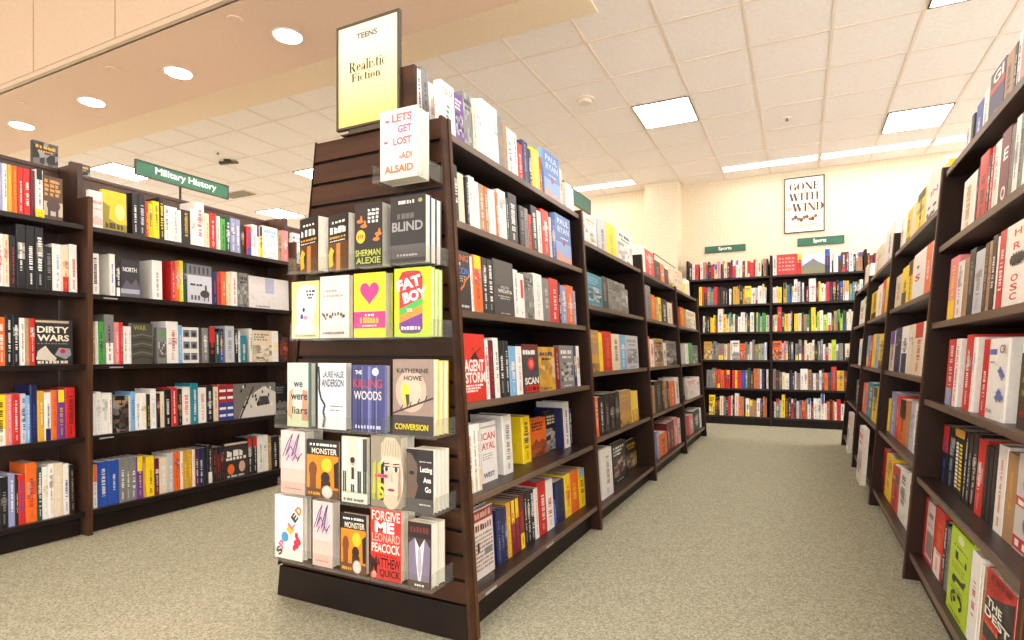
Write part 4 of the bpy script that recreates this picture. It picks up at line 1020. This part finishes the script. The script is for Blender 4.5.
def a_snow(S):
    S.rect(0, 0, 1, 1, R_(222, 212, 204)); S.marks(.2, .74, .6, .78, R_(170, 160, 156), 4); S.marks(.14, .66, .8, .70, R_(170, 160, 156), 7); rg = random.Random(6)
    for k in range(16): S.ell(.1 + .05 * k, .36 + rg.uniform(-.05, .05), .035, .03, rg.choice([R_(110, 96, 88), R_(70, 56, 52), R_(206, 196, 188)]), 8)
    S.marks(.1, .06, .86, .1, R_(130, 120, 112), 9)
def a_heart(S):
    S.rect(0, 0, 1, 1, R_(254, 222, 18)); q = R_(232, 44, 126)
    P = []
    for i in range(40):
        a0 = 2 * math.pi * i / 40; P.append((.5 + .30 * math.sin(a0) ** 3, .70 + .0125 * (13 * math.cos(a0) - 5 * math.cos(2 * a0) - 2 * math.cos(3 * a0) - math.cos(4 * a0))))
    S.shape(P, q); S.rect(0, .14, 1, .40, q); S.marks(.36, .33, .66, .36, w_, 3); S.marks(.2, .22, .82, .31, R_(248, 168, 40), 6); S.marks(.28, .17, .74, .19, w_, 6)
def a_can(S):
    S.rect(0, 0, 1, 1, R_(190, 220, 20)); S.ell(.46, .93, .27, .03, R_(150, 60, 60)); S.shape([(.14, .86), (.2, .93), (.72, .93), (.78, .86), (.78, .12), (.72, .06), (.2, .06), (.14, .12)], R_(206, 40, 44))
    S.shape([(.14, .40), (.78, .56), (.78, .46), (.14, .30)], R_(70, 176, 70)); S.shape([(.14, .30), (.78, .46), (.78, .34), (.14, .20)], R_(240, 138, 34)); S.shape([(.14, .20), (.78, .34), (.78, .12), (.72, .06), (.2, .06), (.14, .12)], R_(112, 40, 140)); S.ell(.46, .065, .27, .02, R_(90, 70, 90))
    S.text('FAT', .06, .70, .74, .86, w_, .05, 12); S.text('BOY', .24, .52, .90, .68, w_, .05, 12); S.marks(.2, .10, .74, .15, w_, 7); S.text('vs', .34, .36, .5, .41, w_)
def a_liars(S):
    S.rect(0, 0, 1, 1, R_(196, 208, 200)); S.rect(0, 0, 1, .3, R_(206, 210, 176)); S.shape([(.0, .2), (.1, .55), (.24, .6), (.2, .1)], R_(206, 160, 116)); S.shape([(.62, .1), (.66, .58), (.86, .56), (.92, .1)], R_(196, 140, 110)); S.rect(.9, 0, 1, 1, R_(54, 100, 92))
    S.text('we', .28, .62, .66, .70, k_, .01); S.text('were', .16, .42, .86, .51, k_, .01); S.text('liars', .22, .20, .86, .32, k_, .01)
def a_crack(S):
    S.rect(0, 0, 1, 1, R_(220, 222, 228)); S.text('LAURIE HALSE', .18, .78, .92, .88, R_(76, 80, 98), .03); S.text('ANDERSON', .14, .64, .92, .76, R_(76, 80, 98), .03)
    P = [(.03, .95), (.06, .74), (.05, .6), (.12, .46), (.26, .36), (.2, .26), (.26, .16), (.2, .02)]
    for a0, c in zip(P, P[1:]): S.line(*a0, *c, .009, R_(36, 40, 60))
    S.marks(.46, .34, .9, .36, PAL['g'], 6); S.marks(.46, .28, .8, .30, PAL['g'], 5); S.marks(.3, .5, .4, .51, PAL['g'], 2)
def a_woods(S):
    S.rect(0, 0, 1, 1, R_(58, 62, 120)); rg = random.Random(12)
    for k in range(9): u = rg.random(); S.rect(u, 0, u + .05, .98, rg.choice([R_(38, 40, 84), R_(92, 96, 158), R_(120, 122, 176)]))
    S.ell(.7, .9, .1, .06, R_(200, 204, 224)); S.text('THE', .1, .86, .3, .92, w_); S.text('KILLING', .04, .66, .9, .79, R_(190, 60, 66), .01); S.text('WOODS', .06, .48, .88, .61, R_(228, 220, 214), .01); S.marks(.1, .05, .9, .1, R_(206, 206, 226), 9)
def a_bird(S):
    S.rect(0, 0, 1, 1, R_(150, 128, 114)); S.ell(.45, .58, .38, .28, R_(196, 170, 150)); S.ell(.45, .58, .26, .2, R_(214, 188, 166)); S.rect(0, 0, 1, .26, R_(62, 52, 50))
    S.text('KATHERINE', .10, .82, .88, .88, R_(54, 44, 40), .03); S.text('HOWE', .28, .72, .72, .785, R_(54, 44, 40), .03)
    S.line(0, .28, 1, .50, .006, R_(52, 42, 40))
    for u in (.2, .42, .62, .8): S.line(u, .28 + .22 * u, u + .05, .35 + .22 * u, .004, R_(52, 42, 40))
    S.shape([(.26, .52), (.24, .62), (.3, .69), (.38, .66), (.44, .54), (.42, .44), (.36, .38), (.3, .42)], R_(240, 210, 40)); S.shape([(.32, .54), (.42, .54), (.42, .42), (.36, .36)], R_(70, 60, 44)); S.ell(.3, .65, .05, .035, R_(240, 210, 40), 12)
    S.text('CONVERSION', .06, .07, .88, .15, R_(246, 222, 30), .02)
def a_script(S):
    S.rect(0, 0, 1, 1, R_(226, 204, 200)); S.rect(0, 0, 1, .4, R_(230, 192, 180)); S.ell(.5, .7, .3, .16, R_(206, 180, 196)); q = R_(88, 58, 116)
    P = [(.08, .58), (.3, .82), (.5, .95), (.34, .74), (.2, .6), (.42, .76), (.55, .66), (.46, .6), (.7, .9), (.78, .96), (.6, .64), (.7, .56), (.9, .66)]
    for a0, c in zip(P, P[1:]): S.line(*a0, *c, .0035, q)
    for u in (.25, .5, .7): S.line(u, .52, u + .12, .62, .003, q)
    S.marks(.2, .08, .85, .1, R_(190, 150, 140), 6)
def a_monster(S):
    S.rect(0, 0, 1, 1, R_(240, 138, 30)); S.rect(0, .74, 1, 1, R_(34, 28, 26)); S.rect(0, 0, 1, .16, R_(110, 62, 28)); S.text('MONSTER', .16, .76, .95, .86, R_(232, 224, 204), .02); S.marks(.1, .90, .95, .94, w_, 8)
    S.ell(.2, .48, .13, .14, R_(122, 70, 40)); S.rect(.1, .16, .3, .42, R_(122, 70, 40)); S.ell(.64, .58, .17, .12, R_(252, 196, 44)); S.shape([(.88, .2), (.86, .6), (1, .66), (1, .2)], R_(40, 30, 24)); S.ell(.6, .36, .14, .10, R_(50, 36, 28)); S.rect(.46, .16, .76, .3, R_(60, 42, 30))
    S.ell(.66, .12, .17, .11, R_(206, 200, 190)); S.ell(.66, .12, .13, .085, R_(226, 220, 210)); S.marks(.06, .05, .46, .1, R_(240, 168, 60), 5)
def a_group(S):
    S.rect(0, 0, 1, 1, R_(206, 212, 190)); S.rect(0, 0, 1, .14, R_(232, 228, 216))
    for u, h, c, l in ((.04, .95, (232, 230, 226), (60, 66, 90)), (.36, .56, (224, 216, 210), (56, 70, 110)), (.62, .98, (240, 238, 234), (44, 52, 76)), (.84, .98, (70, 64, 66), (40, 46, 66))):
        S.rect(u, .5 * h, u + .15, h, R_(*c)); S.rect(u + .01, .16, u + .065, .5 * h, R_(*l)); S.rect(u + .085, .16, u + .14, .5 * h, R_(*l))
    S.ell(.44, .62, .08, .05, R_(206, 164, 136)); S.ell(.44, .65, .09, .045, R_(50, 36, 30)); S.rect(.4, .36, .5, .54, R_(56, 44, 60)); S.marks(.1, .03, .9, .07, R_(120, 120, 110), 6)
def a_knit(S):
    S.rect(0, 0, 1, 1, R_(150, 140, 120)); S.ell(.68, .42, .40, .44, R_(222, 200, 178), 24); S.shape([(.34, .70), (.36, .9), (.5, .99), (.8, .99), (.98, .88), (1, .68), (.66, .74)], R_(206, 192, 166))
    for k in range(7): S.line(.38 + .09 * k, .73, .44 + .08 * k, .95, .003, R_(170, 154, 128))
    for u, c in ((.06, 'i'), (.22, 'i'), (.34, 'k')): S.shape([(u, .1), (u + .02, .6), (u + .12, .66), (u + .1, .1)], R_(186, 190, 60) if c == 'i' else R_(40, 36, 30))
    S.text('S', .26, .12, .46, .34, R_(206, 206, 60), .03)
    for u in (.54, .86): S.ell(u, .55, .095, .04, w_, 14); S.ell(u, .55, .052, .04, R_(60, 52, 46), 12); S.line(u - .10, .62, u + .10, .63, .004, R_(90, 70, 56)); S.line(u - .10, .585, u + .10, .585, .003, R_(60, 46, 40))
    S.shape([(.9, .1), (1, .2), (1, .66), (.94, .5)], R_(180, 150, 126))
    S.shape([(.7, .52), (.67, .38), (.76, .37)], R_(206, 176, 154)); S.ell(.70, .26, .11, .022, R_(176, 96, 92)); S.line(.58, .26, .82, .26, .002, R_(110, 50, 50)); S.rect(.16, .42, .6, .47, R_(220, 120, 150)); S.marks(.18, .43, .58, .46, R_(160, 50, 80), 5)
def a_ana(S):
    S.rect(0, 0, 1, 1, R_(40, 36, 36)); S.shape([(0, .2), (0, .95), (.3, .95), (.42, .7), (.38, .5), (.44, .42), (.3, .2)], R_(104, 86, 76)); S.ell(.2, .62, .1, .03, R_(30, 24, 24)); S.shape([(0, .95), (.0, 1), (.5, 1), (.36, .8), (.2, .92)], R_(24, 20, 20)); S.ell(.24, .34, .1, .025, R_(130, 76, 70))
    S.text('Letting', .52, .62, .96, .73, w_, .03); S.text('Ana', .64, .48, .92, .57, w_, .03); S.text('Go', .70, .33, .92, .42, w_, .03); S.marks(.5, .80, .94, .82, (.5, .5, .5), 5); S.rect(0, 0, 1, .22, R_(92, 86, 86)); S.marks(.5, .12, .9, .14, w_, 5)
def a_spoiled(S):
    S.rect(0, 0, 1, 1, R_(244, 240, 232))
    for ch, u, v, c in (('S', .10, .06, (70, 60, 70)), ('P', .2, .17, (226, 110, 140)), ('O', .33, .30, (72, 156, 206)), ('I', .5, .42, (240, 190, 40)), ('L', .54, .50, (232, 120, 140)), ('E', .66, .62, (60, 60, 70)), ('D', .80, .74, (238, 120, 40))):
        S.text(ch, u - .03, v - .01, u + .17, v + .12, R_(*c), .05, 50)
    S.ell(.38, .35, .13, .08, R_(72, 156, 206))
    for u, v in ((.72, .2), (.76, .28), (.82, .24), (.84, .34), (.8, .4), (.9, .3)): S.ell(u, v, .06, .05, R_(222, 50, 70), 9)
def a_forgive(S):
    S.rect(0, 0, 1, 1, R_(214, 52, 44)); c = R_(244, 226, 216)
    S.text('FORGIVE', .04, .83, .96, .97, c, .02); S.text('ME', .14, .66, .78, .82, w_, .05); S.text('LEONARD', .05, .53, .96, .65, R_(232, 178, 164), .01); S.text('PEACOCK', .04, .38, .96, .51, c, .02); S.text('MATTHEW', .08, .17, .97, .31, R_(64, 22, 22), .02); S.text('QUICK', .3, .03, .97, .15, R_(64, 22, 22), .02); S.text('M', .0, .08, .22, .32, R_(64, 22, 22), .03)
    S.marks(.1, .33, .9, .35, R_(150, 30, 30), 9); S.ell(.12, .06, .08, .05, R_(240, 150, 140), 9)
def a_shirt(S):
    S.rect(0, 0, 1, 1, R_(66, 52, 52)); S.rect(0, .76, 1, 1, R_(44, 32, 32)); S.marks(.12, .84, .9, .93, R_(120, 52, 48), 6); S.shape([(.02, .1), (.04, .66), (.3, .76), (.5, .62), (.72, .76), (.96, .62), (.9, .1)], R_(128, 118, 140)); S.shape([(.3, .76), (.5, .6), (.72, .76), (.64, .4), (.56, .1), (.44, .1), (.36, .4)], R_(226, 222, 226))
    S.shape([(.44, .6), (.56, .6), (.6, .3), (.5, .14), (.42, .3)], R_(176, 170, 182)); S.rect(0, 0, 1, .1, R_(92, 72, 62)); S.marks(.3, .02, .7, .05, w_, 4)
# key, px left, px right, height px, px of the far end of the page edges, copies, drawing, jacket colour, label
END = [('A', 380.4, 417.2, 70, 429, 1, a_lost, (236, 230, 224), 'pale book with pink and orange hand lettering, alone in the top rack'),
 ('B', 300, 317.5, 56, 332, 1, a_gold, (34, 28, 26), 'black and gold book turned aside, leftmost in its rack'),
 ('B', 328.5, 349, 57, 357, 1, a_gold, (34, 28, 26), 'black and gold book turned aside, second from left in its rack'),
 ('B', 355, 382, 64, 392, 1, a_sherman, (36, 28, 24), 'dark brown book with orange birds and lime lettering'),
 ('B', 390.5, 425.5, 68, 441.5, 3, a_blind, (52, 66, 110), 'dark grey book with raised grey letters at the right of its rack'),
 ('C', 292, 319, 57, 324, 1, a_bubble, (240, 228, 164), 'pale yellow book with a white speech bubble figure'),
 ('C', 320.3, 349, 62, 353, 1, a_snow, (236, 228, 220), 'off white book with faint lettering between yellow covers'),
 ('C', 354, 385.5, 64.5, 393, 1, a_heart, (254, 222, 18), 'yellow book with a pink heart'),
 ('C', 394.5, 431, 69, 442.5, 3, a_can, (190, 220, 20), 'lime green book with a red soda can on its cover'),
 ('D', 287.5, 311, 64, 316.5, 1, a_liars, (54, 100, 92), 'pale green book with dark handwriting and blurred figures'),
 ('D', 318, 346, 66, 351.5, 1, a_crack, (220, 222, 228), 'silver white book with a dark branch crack down its left'),
 ('D', 352.5, 386, 67, 391, 1, a_woods, (58, 62, 120), 'dark blue forest book with red lettering'),
 ('D', 393, 433.7, 76, 448.5, 3, a_bird, (238, 218, 40), 'grey brown book with a yellow bird on a thorny branch'),
 ('E', 281, 305, 63, 323, 2, a_script, (232, 214, 206), 'pale pink book with purple script in the upper of two racks'),
 ('E', 307, 338.5, 58, 341, 1, a_monster, (60, 40, 30), 'orange and black book with silver seal in the upper of two racks'),
 ('E', 341.8, 367.5, 66, 370, 1, a_group, (206, 212, 190), 'book with a photo of people standing together'),
 ('E', 371, 401, 71, 414.5, 2, a_knit, (226, 220, 206), 'book with a face under a cream knitted hat'),
 ('E', 406.5, 433.5, 63, 449, 4, a_ana, (228, 220, 208), 'dark book with half a face and white lettering'),
 ('G', 275, 302.5, 63, 311.5, 2, a_spoiled, (244, 240, 232), 'white book with slanted coloured letters, at the endcap lower left'),
 ('G', 312.8, 332.5, 65, 340, 1, a_script, (232, 214, 206), 'pale pink book with purple script in the lowest rack'),
 ('G', 341, 366, 59, 370, 1, a_monster, (60, 40, 30), 'orange and black book with silver seal in the lowest rack'),
 ('G', 370.8, 401.3, 71, 415, 2, a_forgive, (226, 214, 200), 'red book covered in large hand lettering'),
 ('G', 408, 431.5, 65, 445, 2, a_shirt, (226, 216, 200), 'dark book with an open white shirt, rightmost in the lowest rack')]
SHORT = {a_blind: 'dark grey book with raised letters', a_can: 'lime book with a soda can', a_bird: 'book with a yellow bird', a_script: 'upper pink script book', a_knit: 'knitted hat book',
         a_ana: 'dark half face book', a_spoiled: 'book with slanted coloured letters', a_forgive: 'red hand lettered book', a_shirt: 'open white shirt book'}
LOWER = ['second', 'third', 'fourth']
def end_books():
    out = []
    for i, (key, pl, pr, hp, pe, n, art, jc, lab) in enumerate(END):
        z = RZ[key]; yf = YF
        xa, xb = on_y(pl, yf), on_y(pr, yf)
        W = xb - xa; h = hp * depth((xa + xb) / 2, yf) / F; rz = 0
        ye = yf
        while px_of(xb, ye) < pe and ye < yf + .098: ye += .001
        D = ye - yf
        if art is a_gold: W = .125; rz = -.27; yf += .035; xa = on_y(pl, yf); D = .052 if i == 1 else .032
        Dn = D / n
        for c in range(n):
            y = yf + c * Dn; x = xa
            l = lab if c == 0 else None
            if c:
                l = f'{LOWER[c - 1]} copy from the front in the stack behind the {SHORT[art]}'
            out.append(dict(A=(x, y, z), rz=rz, W=W, D=max(Dn - .0008, .006), h=h - (.004 if c else 0), lean=.0, face=True, col=R_(*jc), ink=k_, band=None, art=art, kick=False, seed=3000 + i, label=l, group='books facing out on the slatwall endcap', forced=True))
    return out

# a few books on top of the left bookcases, seen over their back
TOPB = [(33, 58, .185, 'k', 'dark book standing on the left bookcase top, above the left edge shelves', .03), (71, 90, .12, 'k', 'small dark book on the left bookcase top beside the tall upright', .03),
        (212, 240, .045, 'w', 'white book lying on top of the left bookcase, nearer one', .14), (244, 272, .042, 'P', 'pinkish white book lying on top of the left bookcase, farther one', .14)]
for pl, pr, h, c, lab, D in TOPB:
    X = -3.80; ya, yb = on_x(pl, X), on_x(pr, X)
    BOOKS.append(dict(A=(X, ya, 1.9535), rz=math.pi / 2, W=yb - ya, D=D, h=h, lean=0, face=True, col=PAL[c], ink=PAL['O'], band=PAL['g'], art=None, kick=False, seed=77, label=lab, group='books on top of the left bookcase', forced=True))

# ------------------------------------------------------------------ choose the books that show largest, build each; the rest is one object
def shelf_name(sp):
    n, i = sp['nshelf'], sp['shelf']
    if i == 0: return 'top shelf' if 'centre' not in sp['bay'] and 'right bookcase' not in sp['bay'] or 'wall' in sp['bay'] else 'top deck'
    if i == n - 1: return 'bottom shelf'
    return ['', 'second shelf', 'third shelf', 'fourth shelf', 'fifth shelf'][i] + ' down'
def make_label(sp):
    c, bnd = sp['word']
    if sp.get('art') and sp['art'] in ARTWORD: head = ARTWORD[sp['art']]
    else:
        head = WORD[c] + (' and ' + WORD[bnd] if bnd and bnd != c and bnd in WORD else '') + ' book'
        head = ('thick ' if sp['W'] > .05 and not sp['face'] else 'slim ' if sp['W'] < .016 else '') + head + (' facing out' if sp['face'] else '')
    n, tot = sp['n'], sp['total']
    pos = (ORD[n - 1] + ' from left') if n <= (tot + 1) // 2 else ('last on right' if n == tot else ORD[tot - n] + ' from right')
    l = f"{head}, {pos}, {shelf_name(sp)}, {sp['bay']}"
    w = l.split()
    if len(w) > 16: l = f"{WORD[c]} book{' facing out' if sp['face'] else ''}, {pos}, {shelf_name(sp)}, {sp['bay']}"
    return l
def area(sp):
    x, y, z = sp['A']; x2 = x + sp['W'] * math.cos(sp['rz']); y2 = y + sp['W'] * math.sin(sp['rz'])
    if depth(x, y) < .3 or depth(x2, y2) < .3: return 0
    a, c = sorted((px_of(x, y), px_of(x2, y2))); a, c = max(a, 0), min(c, 1024)
    if c - a <= .5: return 0
    if sp.get('bay') == 'hidden left bookcase': a, c = min(a, 299), min(c, 300)
    return (c - a) * sp['h'] * F / depth((x + x2) / 2, (y + y2) / 2)
LIMIT = 300
ends = end_books()
forced = [s for s in BOOKS if s.get('forced')] + ends
pool = sorted([s for s in BOOKS if not s.get('forced')], key=area, reverse=True)
cut = LIMIT - len(forced)
single, rest = forced + pool[:cut], pool[cut:]
for sp in single:
    t = thing('book', sp.get('label') or make_label(sp), 'book', sp['A'], sp['rz'], sp.get('group') or f"books on the {shelf_name(sp)} of the {sp['bay']}")
    cv, pg = MB(), MB(); book_geo(sp, cv, pg)
    cv.build('cover', M['jacket'], t, fix=False); pg.build('page_block', M['paper'], t, fix=False)
allm = MB()
for sp in rest:
    if area(sp) <= 0: continue
    cv, pg = MB(), MB(); book_geo(sp, cv, pg)
    x0, y0, z0 = sp['A']; c, s = math.cos(sp['rz']), math.sin(sp['rz'])
    for mbx in (cv, pg):
        n = len(allm.v); allm.v += [(x0 + c * x - s * y, y0 + s * x + c * y, z0 + z) for x, y, z in mbx.v]
        allm.f += [tuple(n + i for i in f) for f in mbx.f]; allm.c += mbx.c
o = allm.build('shelved_books', M['jacket'], fix=False)
tag(o, 'the many small books on the back wall shelves and farther bookcases', 'books', None, 'stuff')
print('BOOKS single', len(single), 'rest', len(rest), 'smallest', round(area(pool[cut - 1])))

# yellow smiling shelf tag in front of the brown book at the far left
X = -3.345; ya, yb = on_x(35.5, X), on_x(44, X)
t = thing('shelf_flag', 'small yellow tag in front of the top row in the left edge bookcase', 'tag', (X + .004, ya, 1.612), math.pi / 2)
m = MB(); m.box(0, 0, 0, yb - ya, .002, .05); m.build('tag_face', plain('yellow card', PAL['y']), t)
m = MB(); S = Sheet(m, yb - ya, .05, -.0006); S.ell(.35, .62, .06, .06, k_, 9); S.ell(.65, .62, .06, .06, k_, 9)
for a0 in range(200, 340, 20): S.line(.5 + .26 * math.cos(math.radians(a0)), .5 + .26 * math.sin(math.radians(a0)), .5 + .26 * math.cos(math.radians(a0 + 20)), .5 + .26 * math.sin(math.radians(a0 + 20)), .002, k_)
m.build('smile', M['jacket'], t)
# dark framed sign holder behind the books of the third centre bay
ya, yb = on_x(654, -1.28), on_x(676, -1.28)
t = thing('sign_holder', 'small dark framed sign holder behind the deck books of the third centre bay', 'sign', (-1.28, ya, 1.588), math.pi / 2)
W, H = yb - ya, .36
m = MB(); frame(m, W, H, .010, .012); m.build('sign_frame', M['metal'], t)
m = MB(); m.box(.010, .004, .010, W - .010, .008, H - .010); m.build('sign_sheet', plain('cream card', srgb(232, 216, 190)), t)

# ------------------------------------------------------------------ light
wd = bpy.data.worlds.new('world'); sc.world = wd; wd.use_nodes = True
wd.node_tree.nodes['Background'].inputs['Color'].default_value = (1, .98, .975, 1); wd.node_tree.nodes['Background'].inputs['Strength'].default_value = 2.8
def lamp(x, y, z, sx, sy, e, c=(1, .95, .88), name='panel_lamp'):
    l = bpy.data.lights.new(name, 'AREA'); l.shape = 'RECTANGLE'; l.size, l.size_y, l.energy, l.color = sx, sy, e, c
    o = bpy.data.objects.new(name, l); C.objects.link(o); o.location = (x, y, z); return o
def portal(loc, rot, sx, sy):  # samples sky light through the added openings
    l = bpy.data.lights.new('added_window_portal', 'AREA'); l.shape = 'RECTANGLE'; l.size, l.size_y = sx, sy; l.cycles.is_portal = True
    o = bpy.data.objects.new('added_window_portal', l); C.objects.link(o); o.location = loc; o.rotation_euler = rot
portal((-4.5, -5.1, 1.27), (math.pi / 2, 0, 0), 19.2, 2.05)
portal((-14.1, 1.9, 1.67), (math.pi / 2, 0, -math.pi / 2), 13.6, 2.85)
portal((5.1, 1.9, 1.72), (math.pi / 2, 0, math.pi / 2), 13.6, 2.95)
